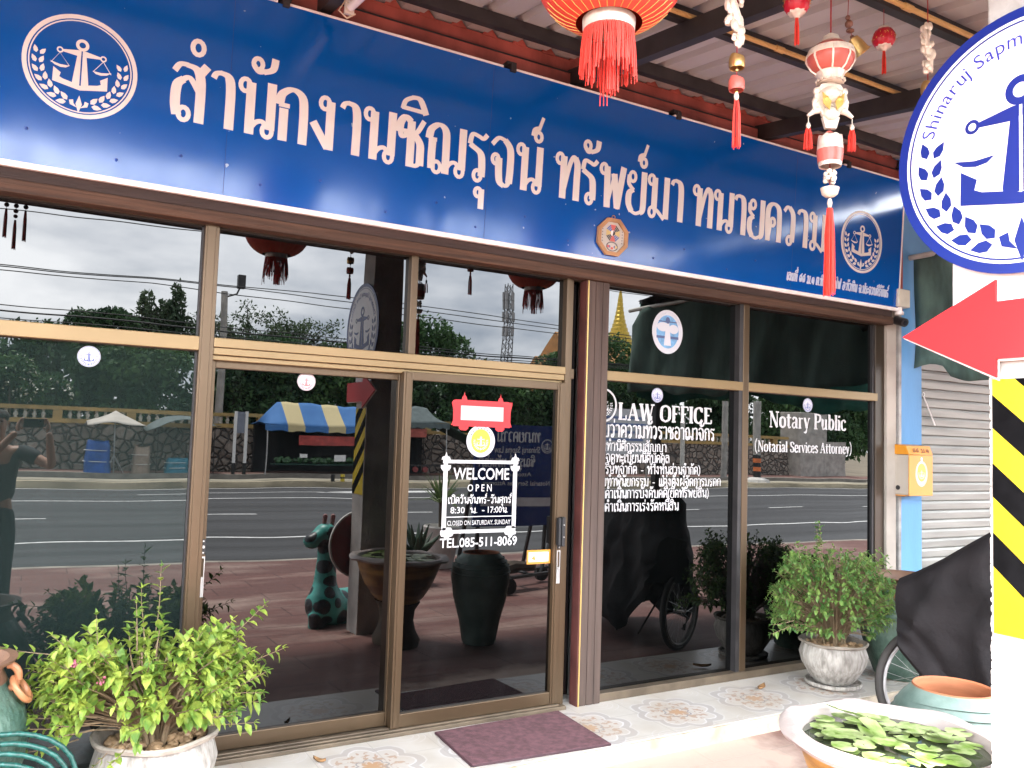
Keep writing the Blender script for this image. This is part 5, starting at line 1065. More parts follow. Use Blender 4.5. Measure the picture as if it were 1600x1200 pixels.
b = MB(); b.add(vs, [(i*nA+k, i*nA+k+1, (i+1)*nA+k+1, (i+1)*nA+k) for i in range(nL) for k in range(nA-1)]+[tuple(range(nA)), tuple(nL*nA+k for k in range(nA))])
COVM = M('black_rain_cover', (.013, .011, .0115), .8, var=.4, scale=3, bump=.5, bscale=25, spec=.25); b.build('rain_cover', COVM, bk, True)
def wheel(c, d, R):
    c, d = Vector(c), Vector(d).normalized(); up = Vector((0, 0, 1)); nrm = d.cross(up)
    cir = lambda r, n=48: [c+d*r*cos(2*pi*k/n)+up*r*sin(2*pi*k/n) for k in range(n+1)]
    b = MB(); b.tube(cir(R-.02), .022, 10, cap=False); wh = b.build('wheel', M('dusty_tyre', (.04, .037, .033), .8, var=.2), bk, True)
    b = MB()
    for o in (-.011, .011): b.tube([p+nrm*o for p in cir(R-.050)], .010, 6, cap=False)
    b.build('rim', M('dull_alloy', (.42, .41, .40), .5, metal=.2, var=.1), wh, True)
    b = MB()
    for k in range(28):
        a = 2*pi*k/28; s = 1 if k % 2 else -1; b.tube([c+nrm*s*.03+d*.025*cos(a+s*.9)+up*.025*sin(a+s*.9), c+d*(R-.05)*cos(a)+up*(R-.05)*sin(a)], .0014, 4)
    b.build('spokes', STEEL, wh); b = MB(); b.tube([c-nrm*.05, c+nrm*.05], .018, 10); b.build('hub', STEEL, wh, True)
wheel((4.63, -1.07, .205), (.93, -.36, 0), .315); wheel((5.0, -2.4, .225), (ax.x, ax.y, 0), .325)
b = MB(); b.tube([(4.62, -1.06, .5), (4.61, -1.06, .215)], .013, 8); b.tube([(4.66, -1.2, .6), (4.8, -1.7, .25), (5.0, -2.4, .22)], .016, 8); b.tube([(4.80, -1.5, .25), (4.62, -1.58, -.09)], .008, 6); b.build('frame', BLACKST, bk, True)

# ------------------------------------------------------------ dry leaves on the tiles
DRY = M('dry_leaf', (.28, .15, .06), .8, var=.25, scale=30)
for (px, py_, rot, l, lab) in ((1190, 1076, .5, .13, 'curled brown dry leaf on the tiles before the right window'), (499, 1191, -.9, .07, 'small brown dry leaf on the tiles by the left door')):
    d_ = _f*FPX + _r*(px-800) + _u*(600-py_); p = CAM + d_*(-(CAM.z-.004)/d_.z); b = MB(); vs = []
    for i in range(9):
        f = i/8; w_ = .17*l*sin(pi*min(1, f*1.02+.02))**.7
        for k in (-1, 0, 1): vs.append((p.x+cos(rot)*(f-.5)*l-sin(rot)*k*w_, p.y+sin(rot)*(f-.5)*l+cos(rot)*k*w_, .004+.014*abs(k)+.012*(2*f-1)**2))
    b.add(vs, [(i*3+k, i*3+3+k, i*3+4+k, i*3+k+1) for i in range(8) for k in range(2)]); o = b.build('dry_leaf', DRY, None, 'all', loc=(p.x, p.y, 0)); m_ = o.modifiers.new('solid', 'SOLIDIFY'); m_.thickness = .0015; tag(o, lab, 'leaf')
# ------------------------------------------------------------ across the street (seen mirrored in the glass)
STONE = M('field_stone', (.3, .27, .24), .85); g = NT(STONE); vec, xyz = g.xyz(); v = g.n('ShaderNodeTexVoronoi'); v.inputs['Scale'].default_value = 3.2; g.link(vec, v.inputs['Vector'])
vd = g.n('ShaderNodeTexVoronoi', feature='DISTANCE_TO_EDGE'); vd.inputs['Scale'].default_value = 3.2; g.link(vec, vd.inputs['Vector'])
hs = g.n('ShaderNodeSeparateColor'); g.link(v.outputs['Color'], hs.inputs[0]); cst = g.mix(hs.outputs[0], (.16, .14, .12), (.46, .40, .34)); cst = g.mix(g.ramp(g.noise(vec, 9), .3, .7), cst, (.22, .18, .15))
g.link(g.mix(g.ramp(vd.outputs[0], .03, .07), (.07, .065, .06), cst), g.b.inputs['Base Color']); bp = g.n('ShaderNodeBump'); bp.inputs['Distance'].default_value = .1; g.link(g.ramp(vd.outputs[0], 0, .15), bp.inputs['Height']); g.link(bp.outputs[0], g.b.inputs['Normal'])
OCH = M('ochre_paint', (.42, .28, .10), .8, var=.2, scale=2); BALW = M('white_baluster', (.60, .57, .50), .7, var=.15)
WY = -30.2
wall = thing('retaining_wall', 'stone retaining wall with ochre balustrade across the road, mirrored in the glass', 'wall', (11, WY, -.15))
b = MB(); b.box((-18, WY-.5, -.2), (38.6, WY, 1.58)); b.build('stone_face', STONE, wall)
b = MB(); b.box((-18, WY-.35, 1.584), (38.6, WY+.06, 1.74)); b.build('base_rail', OCH, wall); b = MB(); b.box((-18, WY-.32, 2.05), (38.6, WY+.04, 2.19)); b.build('cap_rail', OCH, wall)
b = MB(); x = -16.4
while x < 38: b.box((x-.16, WY-.3, 1.742), (x+.16, WY+.02, 2.048)); x += 2.45
b.build('pier', OCH, wall)
bal = MB(); bal.lathe([(.05, 0), (.075, .02), (.045, .04), (.07, .10), (.082, .14), (.05, .22), (.035, .25), (.065, .28), (.065, .308)], (0, 0, 0), 10); b0 = None; x = -2.08; nb_ = 0
while x < 38 and nb_ < 99:
    if (x < 7.6 or x > 21.5) and abs(((x+16.4+1.225) % 2.45)-1.225) > .2:
        if not b0: b0 = bal.build('baluster', BALW, wall, True); ob = b0
        else: ob = b0.copy(); COL.objects.link(ob); ob.parent = wall
        ob.location = Vector((x, WY-.13, 1.741))-OFF[wall]+OFF[wall]-Vector((0, 0, 0)) if False else Vector((x, WY-.13, 1.741)); nb_ += 1
    x += .295
gp = thing('gate_pillar', 'tall plain grey gate pillar at the end of the stone wall, mirrored', 'pillar', (40.1, -30.3, -.15)); b = MB(); b.box((39.0, -31.2, -.2), (41.2, -29.6, 3.6)); b.build('shaft', CONC, gp, bevel=.03); b = MB(); b.box((41.2, -30.6, -.2), (43.5, -29.9, 2.0)); b.build('wing_wall', CONC, gp)

# market stalls
def cloth(name, lab, pts, mat, parent, th=.02):
    b = MB(); n = int(sqrt(len(pts))); b.add(pts, [(i*n+k, (i+1)*n+k, (i+1)*n+k+1, i*n+k+1) for i in range(n-1) for k in range(n-1)]); o = b.build(name, mat, parent, 'all', nrm=False); m = o.modifiers.new('solid', 'SOLIDIFY'); m.thickness = th; return o
t = thing('market_umbrella', 'pale canvas market umbrella by the stone wall, mirrored in the left window', 'umbrella', (2.6, -28.6, -.12))
pts = []; n = 11
for i in range(n):
    for k in range(n):
        u, v_ = i/(n-1)*2-1, k/(n-1)*2-1; m_ = max(abs(u), abs(v_)); pts.append((2.55+.92*u, -28.6+.9*v_, 2.08-.52*m_**.85-.10*m_*abs(abs(u)-abs(v_))*0+.10*m_*(1-min(abs(u), abs(v_)))+.03*sin(5*u+3*v_)*m_))
CANV = M('pale_canvas', (.52, .48, .42), .85, var=.12, scale=2); cloth('canopy', '', pts, CANV, t)
b = MB(); b.tube([(2.55, -28.6, -.12), (2.55, -28.6, 2.05)], .025, 8)
for a in range(4): b.tube([(2.55, -28.6, .5), (2.55+.4*cos(a*pi/2+.7), -28.6+.4*sin(a*pi/2+.7), -.12)], .012, 6)
b.build('pole', STEEL, t, True)
def bundle(label, c, sx, sy, h, mat):
    t = thing('wrapped_bundle', label, 'bundle', c); b = MB(); n = 28; m_ = 10
    for i in range(m_+1):
        f = i/m_; s = 1-.12*f-.5*max(0, f-.8)
        for k in range(n):
            a = 2*pi*k/n; r = 1/(abs(cos(a))**4+abs(sin(a))**4)**.25*(1+.05*sin(5*a+6*f)+.03*sin(11*a)); b.v.append((c[0]+sx*r*s*cos(a)+.05*f*sx, c[1]+sy*r*s*sin(a), c[2]+h*f+.04*h*sin(3*a)*f))
    for i in range(m_):
        for k in range(n): b.f.append((i*n+k, i*n+(k+1) % n, (i+1)*n+(k+1) % n, (i+1)*n+k)); b.m.append(0)
    b.f.append(tuple(m_*n+k for k in range(n))); b.m.append(0); b.build('cover', mat, t, 'all')
    b = MB()
    for f in (.35, .7): b.tube([(c[0]+sx*1.06*(1-.12*f)*cos(2*pi*k/20)*1.1, c[1]+sy*1.1*sin(2*pi*k/20), c[2]+h*f) for k in range(21)], .012, 5, cap=False)
    b.build('rope', WHITE, t, True)
BLT = M('blue_tarpaulin', (.02, .09, .36), .55, var=.25, scale=3)
bundle('tall bundle wrapped in blue tarpaulin beside the pale umbrella, mirrored', (2.02, -28.4, -.12), .40, .35, 1.10, BLT)
bundle('beige cloth wrapped bundle under the pale umbrella, mirrored', (3.40, -28.3, -.12), .30, .3, .95, M('beige_cloth', (.34, .26, .20), .9, var=.2))
bundle('low crate covered in teal cloth under the grey awning, mirrored', (4.62, -28.3, -.12), .40, .35, .55, M('teal_cloth', (.04, .2, .28), .8, var=.2))
def stall(label, x0, x1, y0, y1, ze, zr, mat, group=None, skirt=.22, stuff=True):
    t = thing('market_stall', label, 'market stall', ((x0+x1)/2, (y0+y1)/2, -.12), group); ym = (y0+y1)/2; pts = []; n = 15
    for i in range(n):
        for k in range(n):
            u, v_ = i/(n-1), k/(n-1); e = min(1, min(u, 1-u)*(x1-x0)/.6); z = ze+(zr-ze)*(1-abs(2*v_-1))*(.12+.88*e); pts.append((x0+(x1-x0)*u, y0+(y1-y0)*v_, z-.05*sin(u*pi*5)**2*(1-abs(2*v_-1))-.03*sin(7*u+5*v_)))
    cloth('canopy', '', pts, mat, t)
    b = MB()
    for k in range(24):
        xa, xb = x0+(x1-x0)*k/24, x0+(x1-x0)*(k+1)/24; b.add([(xa, y1+.02, ze-skirt-.03*sin(k*1.7)), (xb, y1+.02, ze-skirt-.03*sin((k+1)*1.7)), (xb, y1+.02, ze), (xa, y1+.02, ze)], [(0, 1, 2, 3)])
    o = b.build('valance', mat, t, nrm=False); m_ = o.modifiers.new('solid', 'SOLIDIFY'); m_.thickness = .01
    for x in (x0+.1, x1-.1):
        for y in (y0+.1, y1-.05): b = MB(); b.tube([(x, y, -.12), (x, y, ze)], .025, 6); b.build('pole', BLACKST if y < ym else STEEL, t)
    b = MB(); b.box((x0+.15, y0, -.12), (x1-.15, y0+.04, ze-.02)); b.build('back_cloth', M('dark_stall_cloth', (.012, .016, .018), .9, var=.2), t)
    return t
STRIPE = M('striped_tent', (.05, .17, .42), .8); g = NT(STRIPE); vec, xyz = g.xyz(); sel = g.m('GREATER_THAN', g.m('FRACT', g.m('ADD', g.m('MULTIPLY', xyz[0], .62), .55)), .58); g.link(g.mix(sel, g.mix(g.noise(vec, 3), (.03, .13, .36), (.06, .2, .46)), (.55, .46, .25)), g.b.inputs['Base Color'])
t = stall('market stall with blue and yellow striped tent roof, mirrored in the door glass', 7.6, 12.4, -29.9, -27.6, 1.78, 2.68, STRIPE)
b = MB(); b.box((8.9, -27.68, 1.05), (12.2, -27.65, 1.42)); ban = b.build('banner', M('red_banner', (.42, .06, .05), .7, var=.3, scale=5), t)
b = MB(); b.box((8.0, -28.3, .25), (12.2, -27.5, .30)); b.build('table', M('stall_green_cloth', (.012, .05, .035), .8), t); b = MB(); q = random.Random(2)
for k in range(120): b.ball((q.uniform(8.1, 12.1), q.uniform(-28.2, -27.6), .36+q.uniform(0, .12)), q.uniform(.07, .11), 8, sc=(1.2, 1, 1))
b.build('melons', M('dark_melon', (.03, .09, .03), .4, var=.4, scale=8), t, True)['kind'] = 'stuff'
b = MB(); b.box((10.3, -27.48, .42), (10.75, -27.46, .68)); b.box((8.9, -27.48, .55), (9.2, -27.46, .70)); b.build('price_card', WHITE, t)
GTARP = M('grey_green_tarp', (.10, .13, .13), .8, var=.2)
t = stall('market stall under a dark grey and blue tarpaulin beside the striped tent, mirrored', 12.7, 15.2, -29.9, -27.5, 2.05, 2.85, GTARP)
b = MB(); b.box((12.9, -27.55, 1.45), (14.2, -27.52, 1.80)); b.build('banner', M('dull_red_banner', (.36, .08, .06), .7, var=.3, scale=5), t)
b = MB(); b.box((13.0, -28.2, .3), (15.0, -27.6, .36)); b.build('table', BLACKST, t); MELR = M('melon_red', (.2, .02, .02), .5, var=.1)
for x in (13.2, 13.75, 14.2): b = MB(); b.tube([(x, -27.58, .16), (x, -27.5, .17)], .12, 16); b.build('cut_melon', MELR, t)
pts = []
for i in range(8):
    for k in range(8): u, v_ = i/7, k/7; pts.append((15.2+1.8*u, -29.6+2*v_, 2.0-.75*u-.12*sin(pi*v_)*u+.05*sin(6*v_)))
cloth('side_sheet', '', pts, M('dark_green_tarp', (.03, .075, .055), .8, var=.2), t)
t = thing('grey_awning', 'sagging dark grey awning between umbrella and window frame, mirrored', 'awning', (4.6, -28.8, -.12)); pts = []
for i in range(9):
    for k in range(9): u, v_ = i/8, k/8; pts.append((3.5+2.6*u, -29.8+2*v_, 1.45+.62*sin(pi*min(1, u*1.1)*.85)*(1-.35*v_)+.04*sin(9*u+4*v_)))
cloth('canopy', '', pts, GTARP, t); 
for x in (3.9, 5.9): b = MB(); b.tube([(x, -28, -.12), (x, -28, 1.6)], .02, 6); b.build('pole', BLACKST, t)
def post_thing(name, label, cat_, x, y, z0, z1, r, mat, bands=None):
    t = thing(name, label, cat_, (x, y, z0)); b = MB(); b.tube([(x, y, z0), (x, y, z1)], r, 12); b.build('shaft', mat, t, True)
    if bands:
        for i, (a, e, mt) in enumerate(bands): b = MB(); b.tube([(x, y, a), (x, y, e)], r*1.06, 12); b.build('band', mt, t, True)
    return t
t = thing('notice_frame', 'two white posts holding a narrow notice by the striped stall, mirrored', 'notice board', (6.85, -28.0, -.12))
for x in (6.62, 7.02): b = MB(); b.box((x-.05, -28.05, .32), (x+.05, -27.95, 2.22)); p_ = b.build('post', WHITE, t); b = MB(); b.box((x-.055, -28.055, -.12), (x+.055, -27.945, .318)); b.build('black_foot', BLACK, p_)
b = MB(); b.box((6.68, -28.0, 1.4), (6.96, -27.98, 2.2)); b.build('notice', M('grey_notice', (.2, .22, .27), .6), t)
ORB = M('orange_band', (.6, .16, .05), .6); t = post_thing('street_post', 'grey street post with orange and black bands on the median, mirrored at right', 'post', 28.45, -22.9, -.1, 3.55, .16, CONC, [(.0, .42, BLACK), (.42, .62, ORB), (.62, .82, BLACK), (.82, 1.02, ORB), (1.02, 1.18, BLACK)])
b = MB(); b.lathe([(.55, -.12), (.5, .02), (.3, .12), (.16, .14)], (28.45, -22.9, -.0), 8); b.build('base', CONCL, t)
post_thing('utility_post', 'pale slim post in front of the ochre balustrade, mirrored through LAW OFFICE letters', 'post', 26.9, -26.2, -.1, 2.75, .11, CONCL, [(-.1, .2, BLACK)]); post_thing('utility_post', 'grey concrete post behind the window mullion, mirrored at right', 'post', 29.6, -26.2, -.1, 3.7, .16, CONC)
bl = M('ink_blue', (.10, .16, .35), .6, var=0)
t = thing('white_banner', 'large white banner on the far pavement mirrored behind the Thai lettering', 'banner', (23.5, -26.2, -.12)); b = MB(); b.box((22.0, -26.2, .95), (24.95, -26.16, 3.05)); b.build('sheet', M('banner_white', (.58, .58, .60), .7, var=.06), t); b = MB()
for z, a, e in ((2.6, 22.2, 24.6), (2.3, 22.2, 24.7), (1.95, 22.3, 24.2), (1.6, 22.4, 24.5)): b.box((a, -26.158, z), (e, -26.150, z+.10))
b.build('stripes', bl, t); 
for x in (22.2, 24.7): b = MB(); b.box((x, -26.19, -.12), (x+.08, -26.17, .95)); b.build('leg', CONC, t)
for px_, c_, lb_ in ((688, BLACK, 'small black bollard on the median'), (740, M('bollard_yellow', (.6, .45, .03), .5), 'small yellow bollard on the median')):
    p = mirror_at(320+px_/3.333, 748, 22.6); post_thing('bollard', lb_+', mirrored in the door glass', 'bollard', p.x, -22.9, -.1, .14, .07, c_, [(.0, .05, BLACK)])
b = MB()
# trees: leaf clouds with limbs
def crown(n, blobs, size, seed, shell=.5):
    R = np.random.default_rng(seed); w_ = np.array([b_[3]*b_[4]*b_[5] for b_ in blobs])**.67; idx = R.choice(len(blobs), n, p=w_/w_.sum()); B_ = np.array(blobs)[idx]
    d = R.normal(size=(n, 3)); d /= np.linalg.norm(d, axis=1)[:, None]; r = R.uniform(shell**3, 1.05, n)**(1/3); r = np.where(R.random(n) < .12, r*1.12, r)
    P = B_[:, :3]+d*r[:, None]*B_[:, 3:6]; cl = np.sin(P*[3.1, 2.7, 3.7]+seed).sum(1); P = P[cl > -1.15]; n = len(P)
    u = R.normal(size=(n, 3)); u /= np.linalg.norm(u, axis=1)[:, None]; v_ = np.cross(u, R.normal(size=(n, 3))); v_ /= np.linalg.norm(v_, axis=1)[:, None]; s = size*R.uniform(.6, 1.3, n)[:, None]
    V = np.stack([P-u*s, P+v_*s*.45, P+u*s, P-v_*s*.45], 1).reshape(-1, 3); return V
def leaf_mesh(name, V, mat, parent):
    off = OFF[parent]; me = bpy.data.meshes.new(name); n = len(V)//4; me.from_pydata((V-np.array(off)).tolist(), [], np.arange(4*n).reshape(-1, 4).tolist()); me.materials.append(mat); o = bpy.data.objects.new(name, me); COL.objects.link(o); o.parent = parent; return o
TL = [leafmat('tree_leaf_dark', (.025, .065, .03), (.06, .13, .045), .9, .25, .6), leafmat('tree_leaf_mid', (.04, .10, .035), (.09, .18, .055), .8, .25, .6), leafmat('tree_leaf_grey', (.05, .09, .045), (.10, .15, .07), .8, .25, .6)]; BARK = M('bark', (.10, .075, .055), .9, var=.3, scale=4, bump=.4)
def tree(label, x, y, h, blobs, n, size, mi, seed, trunk=.16, shell=.5, limbs=True, group='trees beyond the stone wall'):
    t = thing('tree', label, 'tree', (x, y, 1.3), group); B_ = [(x+a, y+c, z, rx, ry, rz) for a, c, z, rx, ry, rz in blobs]
    leaf_mesh('crown', crown(n, B_, size, seed, shell), TL[mi], t); b = MB(); b.tube([(x, y, 1.2), (x+.05, y, h*.35), (x-.05, y, h*.6)], [trunk, trunk*.75, trunk*.4], 8)
    for k, q_ in enumerate(B_): b.tube([(x, y, h*.3+.05*k), ((x+q_[0])/2+.1, (y+q_[1])/2, (h*.4+q_[2])/2+.2), (q_[0], q_[1], q_[2]+q_[5]*.6)], [trunk*.5, trunk*.35, trunk*.1], 6)
    b.build('trunk', BARK, t, True); return t
tree('round topped tree mirrored in the upper left pane', 2.7, -40, 6.6, [(-.9, 0, 6.0, 1.0, 1, 1.0), (.4, .3, 6.2, 1.2, 1.1, 1.0), (1.4, 0, 5.6, 1.0, 1, 1.2), (0, 0, 4.9, 1.8, 1, 1.0)], 9000, .16, 0, 1, shell=.2)
tree('tall loose tree with thin upright top mirrored left of the frame', 5.1, -40, 8.8, [(-.6, 0, 7.3, .45, .4, 1.0), (-.1, 0, 6.2, .9, .8, 1.0), (.8, 0, 7.6, .35, .4, 1.3), (1.1, 0, 6.1, .8, .7, 1.1), (.2, 0, 5.2, 1.4, 1, 1.0), (.3, 0, 7.0, .7, .6, .9)], 5200, .15, 2, 2, shell=.1)
def feather(label, x, y, h, seed, n=44):
    q = random.Random(seed); t = thing('tree', label, 'tree', (x, y, 1.3), 'trees beyond the stone wall'); b = MB(); V = []; b.tube([(x, y, 1.2), (x, y, 4.6)], [.18, .14], 8)
    for k in range(n):
        a = q.uniform(0, 2*pi); L_ = q.uniform(2.2, 4.2); d = Vector((cos(a)*.9, sin(a)*.6, q.uniform(.5, 1.5))).normalized(); p = Vector((x, y, q.uniform(3.6, 5.0))); pts = [p]
        for s in range(9):
            d = (d+Vector((q.gauss(0, .12), q.gauss(0, .1), .02-.035*s))).normalized(); p = p+d*L_/9; pts.append(p)
            for m_ in range(22):
                c = p+Vector((q.gauss(0, .20), q.gauss(0, .2), q.gauss(-.03, .16))); u = Vector((q.gauss(0, 1), q.gauss(0, 1), q.gauss(0, 1))).normalized()*.12*q.uniform(.6, 1.3); w2 = u.cross(Vector((q.gauss(0, 1), q.gauss(0, 1), 1))).normalized()*.05; V += [c-u, c+w2, c+u, c-w2]
        b.tube(pts, [.05*(1-i/10)+.01 for i in range(len(pts))], 5)
    leaf_mesh('crown', np.array([tuple(v_) for v_ in V]), TL[2], t); b.build('trunk', BARK, t, True)
feather('feathery branching tree mirrored behind the left lantern, nearer the pole', 9.3, -40, 8.5, 3); feather('feathery branching tree mirrored behind the left lantern, away from the pole', 11.9, -41, 8.4, 4)
tree('small rounded tree mirrored beside the round sign', 15.0, -40, 6.8, [(-.8, 0, 5.6, 1.2, 1, 1.1), (.8, 0, 5.9, 1.1, 1, 1.0)], 3200, .16, 1, 5, shell=.2)
tree('broad dense green tree mirrored above the red plaque', 19.6, -40, 8.5, [(-1.5, 0, 6.9, 1.4, 1.2, 1.5), (.2, 0, 7.2, 1.4, 1.2, 1.4), (1.6, 0, 6.2, 1.4, 1.2, 1.5), (0, 0, 5.4, 2.4, 1.4, 1.2)], 8500, .17, 1, 6, shell=.2)
tree('small tree mirrored right of the lattice mast', 28.2, -40, 7.2, [(-.5, 0, 5.8, .9, .8, 1.1), (.5, 0, 6.3, .8, .8, .9)], 2600, .16, 1, 7, shell=.2)
tree('yellowish tree mirrored below the golden spire', 36.0, -42, 8.5, [(-1.5, 0, 7.0, 1.8, 1.4, 2.0), (1.2, 0, 6.4, 1.8, 1.4, 1.8), (0, 0, 5, 2.6, 1.6, 1.6)], 7000, .18, 1, 8, shell=.2)
# bank of bushes behind the balustrade
bs_ = []
for k in range(3):
    t = thing('bush', '', 'bush', (-9+3.2*k, -35, 1.3), 'dark bushes behind the balustrade'); x = -9+3.2*k; q = random.Random(40+k)
    bl_ = [(x+q.uniform(-1.5, 1.5), -35+q.uniform(-.8, .8), q.uniform(2.0, 4.7), q.uniform(1.0, 1.5), .9, q.uniform(.9, 1.2)) for _ in range(9)]
    leaf_mesh('leaves', crown(9500, bl_, .16, 50+k, .15), TL[k % 2], t); b = MB()
    for p in bl_: b.tube([(x, -35, 1.2), (p[0], p[1], p[2])], [.07, .02], 5)
    b.build('stem', BARK, t, True); bs_.append(t)
BUSHLAB = 'dense dark green bush behind the balustrade across the road, mirrored'
for t in bs_: t['label'] = BUSHLAB
for k in range(3, 21): copy_thing(bs_[k % 3], Vector((-9+3.2*k+rnd.uniform(-.4, .4), -35+rnd.uniform(-.8, .8), 1.3+rnd.uniform(-.2, .2))), BUSHLAB, 'dark bushes behind the balustrade').scale = (1, 1, 1.35 if k > 12 else rnd.uniform(.95, 1.15))
t = thing('flowering_bush', 'bush dotted with white blossoms behind the balustrade, mirrored at far left', 'bush', (-.8, -32.2, 1.3)); bl_ = [(-2.2, -32.2, 2.9, 1.0, .7, .9), (-.9, -32.2, 3.2, 1.0, .7, 1.0), (.4, -32.2, 2.7, .9, .7, .8)]
leaf_mesh('leaves', crown(4200, bl_, .14, 77, .3), TL[1], t); leaf_mesh('blossom', crown(420, [(a, c+.25, z, rx, .6, rz) for a, c, z, rx, ry, rz in bl_], .07, 78, .8), M('white_blossom', (.7, .7, .6), .6), t); b = MB()
for p in bl_: b.tube([(-.8, -32.2, 1.2), p[:3]], [.08, .02], 5)
b.build('stem', BARK, t, True)
# poles, wires, mast, temple
t = thing('utility_pole', 'grey concrete utility pole with a transformer arm, mirrored in the upper pane', 'utility pole', (6.95, -33, -.1)); b = MB(); b.tube([(6.95, -33, -.1), (6.8, -33, 7.55)], [.19, .13], 10); b.build('shaft', CONC, t, True)
b = MB(); b.tube([(6.8, -33, 7.3), (7.3, -33, 7.5), (7.45, -33, 7.9)], .04, 6); b.build('arm', BLACKST, t); b = MB(); b.box((7.30, -33.15, 7.75), (7.62, -32.85, 8.35)); b.build('lamp_box', BLACKST, t, bevel=.03)
for k, (z0, z1, y) in enumerate(((8.15, 8.7, -26.5), (6.32, 6.9, -27.0), (6.22, 6.78, -27.0), (6.02, 6.62, -27.2), (5.15, 5.5, -27.4), (4.95, 5.4, -27.4), (4.72, 5.25, -27.5), (4.6, 5.1, -27.5), (4.42, 4.9, -27.6), (4.3, 4.85, -27.6))):
    pts = []
    for i in range(31): f = i/30; x = -25+85*f; pts.append((x, y, z0+(z1-z0)*min(f*3, 1)-.35*sin(pi*((f*2.2+.1*k) % 1))*.8))
    b = MB(); b.tube(pts, .018 if k != 5 else .03, 5); tag(b.build('power_line', BLACK, loc=(20, y, 5)), 'thin dark overhead line strung along the far side of the road, mirrored', 'cable', 'overhead lines along the road')
mx_, my_ = 70.0, -120.0; t = thing('radio_mast', 'tall thin lattice radio mast mirrored right of the broad tree', 'mast', (mx_, my_, -.2)); b = MB(); Wd = lambda z: 1.9-.9*z/28
cs = ((-1, -1), (1, -1), (1, 1), (-1, 1))
for sx_, sy_ in cs: b.tube([(mx_+sx_*Wd(-.2)/2, my_+sy_*Wd(-.2)/2, -.2), (mx_+sx_*Wd(28)/2, my_+sy_*Wd(28)/2, 28.2)], .09, 5)
for k in range(20):
    z = k*1.4; a, c = Wd(z)/2, Wd(z+1.4)/2
    for i in range(4): p, q_ = cs[i], cs[(i+1) % 4]; b.tube([(mx_+p[0]*a, my_+p[1]*a, z), (mx_+q_[0]*c, my_+q_[1]*c, z+1.4)], .045, 4); b.tube([(mx_+q_[0]*a, my_+q_[1]*a, z), (mx_+p[0]*c, my_+p[1]*c, z+1.4)], .045, 4)
b.build('lattice', M('mast_steel', (.12, .12, .125), .6), t); b = MB()
for z, r in ((26, .9), (24.5, .9), (22.5, 1.0), (20, .9)):
    for a in range(5): b.box((mx_+r*cos(a*1.257)-.18, my_+r*sin(a*1.257)-.18, z-.8), (mx_+r*cos(a*1.257)+.18, my_+r*sin(a*1.257)+.18, z+.8))
b.build('antenna', M('antenna_grey', (.3, .3, .31), .5), t)
GOLD = M('temple_gold', (.58, .40, .06), .35, metal=.5, var=.15); t = thing('golden_chedi', 'tall golden stepped spire mirrored in the upper right pane', 'spire', (56.2, -70, 0)); prof = [(3.2, 0), (3.2, 9), (2.6, 10), (2.3, 12)]; z, r = 12.2, 2.0
for k in range(12): prof += [(r, z), (r*.96, z+.32), (r*.84, z+.4)]; z += .46; r *= .84
prof += [(r, z), (.02, z+1.4)]; b = MB(); b.lathe(prof, (56.2, -70, 0), 32); b.build('spire', GOLD, t)
t = thing('temple_hall', 'temple hall with steep orange tiled roof mirrored beside the brown post', 'temple', (45, -60, 0)); b = MB(); b.box((40, -64, 0), (50, -57, 6)); b.build('wall', M('cream_temple_wall', (.5, .46, .38), .8), t)
for x0, x1, z, hh in ((39.4, 50.6, 6, 3.2), (41.5, 48.5, 8.0, 3.6)): b = MB(); b.add([(x0, -56, z), (x1, -56, z), (x1, -60.5, z+hh), (x0, -60.5, z+hh), (x0, -65, z), (x1, -65, z)], [(0, 1, 2, 3), (3, 2, 5, 4), (0, 3, 4), (1, 5, 2)]); b.build('roof', M('orange_roof_tile', (.42, .20, .06), .6, var=.2, scale=3), t)

# ------------------------------------------------------------ on the red pavement (seen mirrored): A-board, yucca, cart, giraffe
PB = 5.6; a, c = mirror_at(738, 668, PB), mirror_at(862, 818, PB); X0, X1, Z0, Z1 = mirror_at(738, 740, PB).x, mirror_at(862, 740, PB).x, c.z, mirror_at(800, 664, PB).z
t = thing('street_board', 'dark blue street board with white Thai and English law office lettering, mirrored', 'sign board', ((X0+X1)/2, -PB, -.22)); b = MB(); b.box((X0, -PB-.04, Z0), (X1, -PB, Z1)); b.build('panel', M('navy_board', (.005, .022, .13), .4, var=.1), t)
bm_ = lambda u, v, w: Vector((X1-u*(X1-X0), -PB+.001+w, Z0+v*(Z1-Z0))); MW = M('muted_white', (.6, .6, .62), .5)
b = MB(); glyphs(b, 'ทนายความ', .20, .83, .10, .74, bm_, .17, .1, depth=.001); fonttext(b, 'Shinaruj Sapma Law Office', bm_, .20, .72, .065, .96, bold=.01); glyphs(b, 'ชิณรุจน์ ทรัพย์มา', .26, .575, .085, .96, bm_, .17, .1, depth=.001); fonttext(b, 'Attorney', bm_, .3, .48, .04, .62); fonttext(b, 'Notarial Services Attorney', bm_, .06, .39, .045, .9, bold=.01)
b.build('lettering', MW, t, nrm=False); b = MB(); quadp(b, bm_, .03, .19, .92, .275, .001); b.build('white_strip', M('strip_grey', (.5, .5, .52), .5), t)
b = MB(); em = lambda u, v, w: Vector((X1-u, -PB+.001+w, Z0+v)); emblem(b, em, .13, (Z1-Z0)*.79, .10, .001); b.build('anchor_emblem', MW, t, nrm=False)
b = MB()
for x in (X0+.1, X1-.1): b.bar((x, -PB-.06, -.22), (x, -PB-.045, Z1), .04, .04); b.bar((x, -PB-.6, -.22), (x, -PB-.06, Z1-.1), .04, .04)
b.build('stand', BLACKST, t)
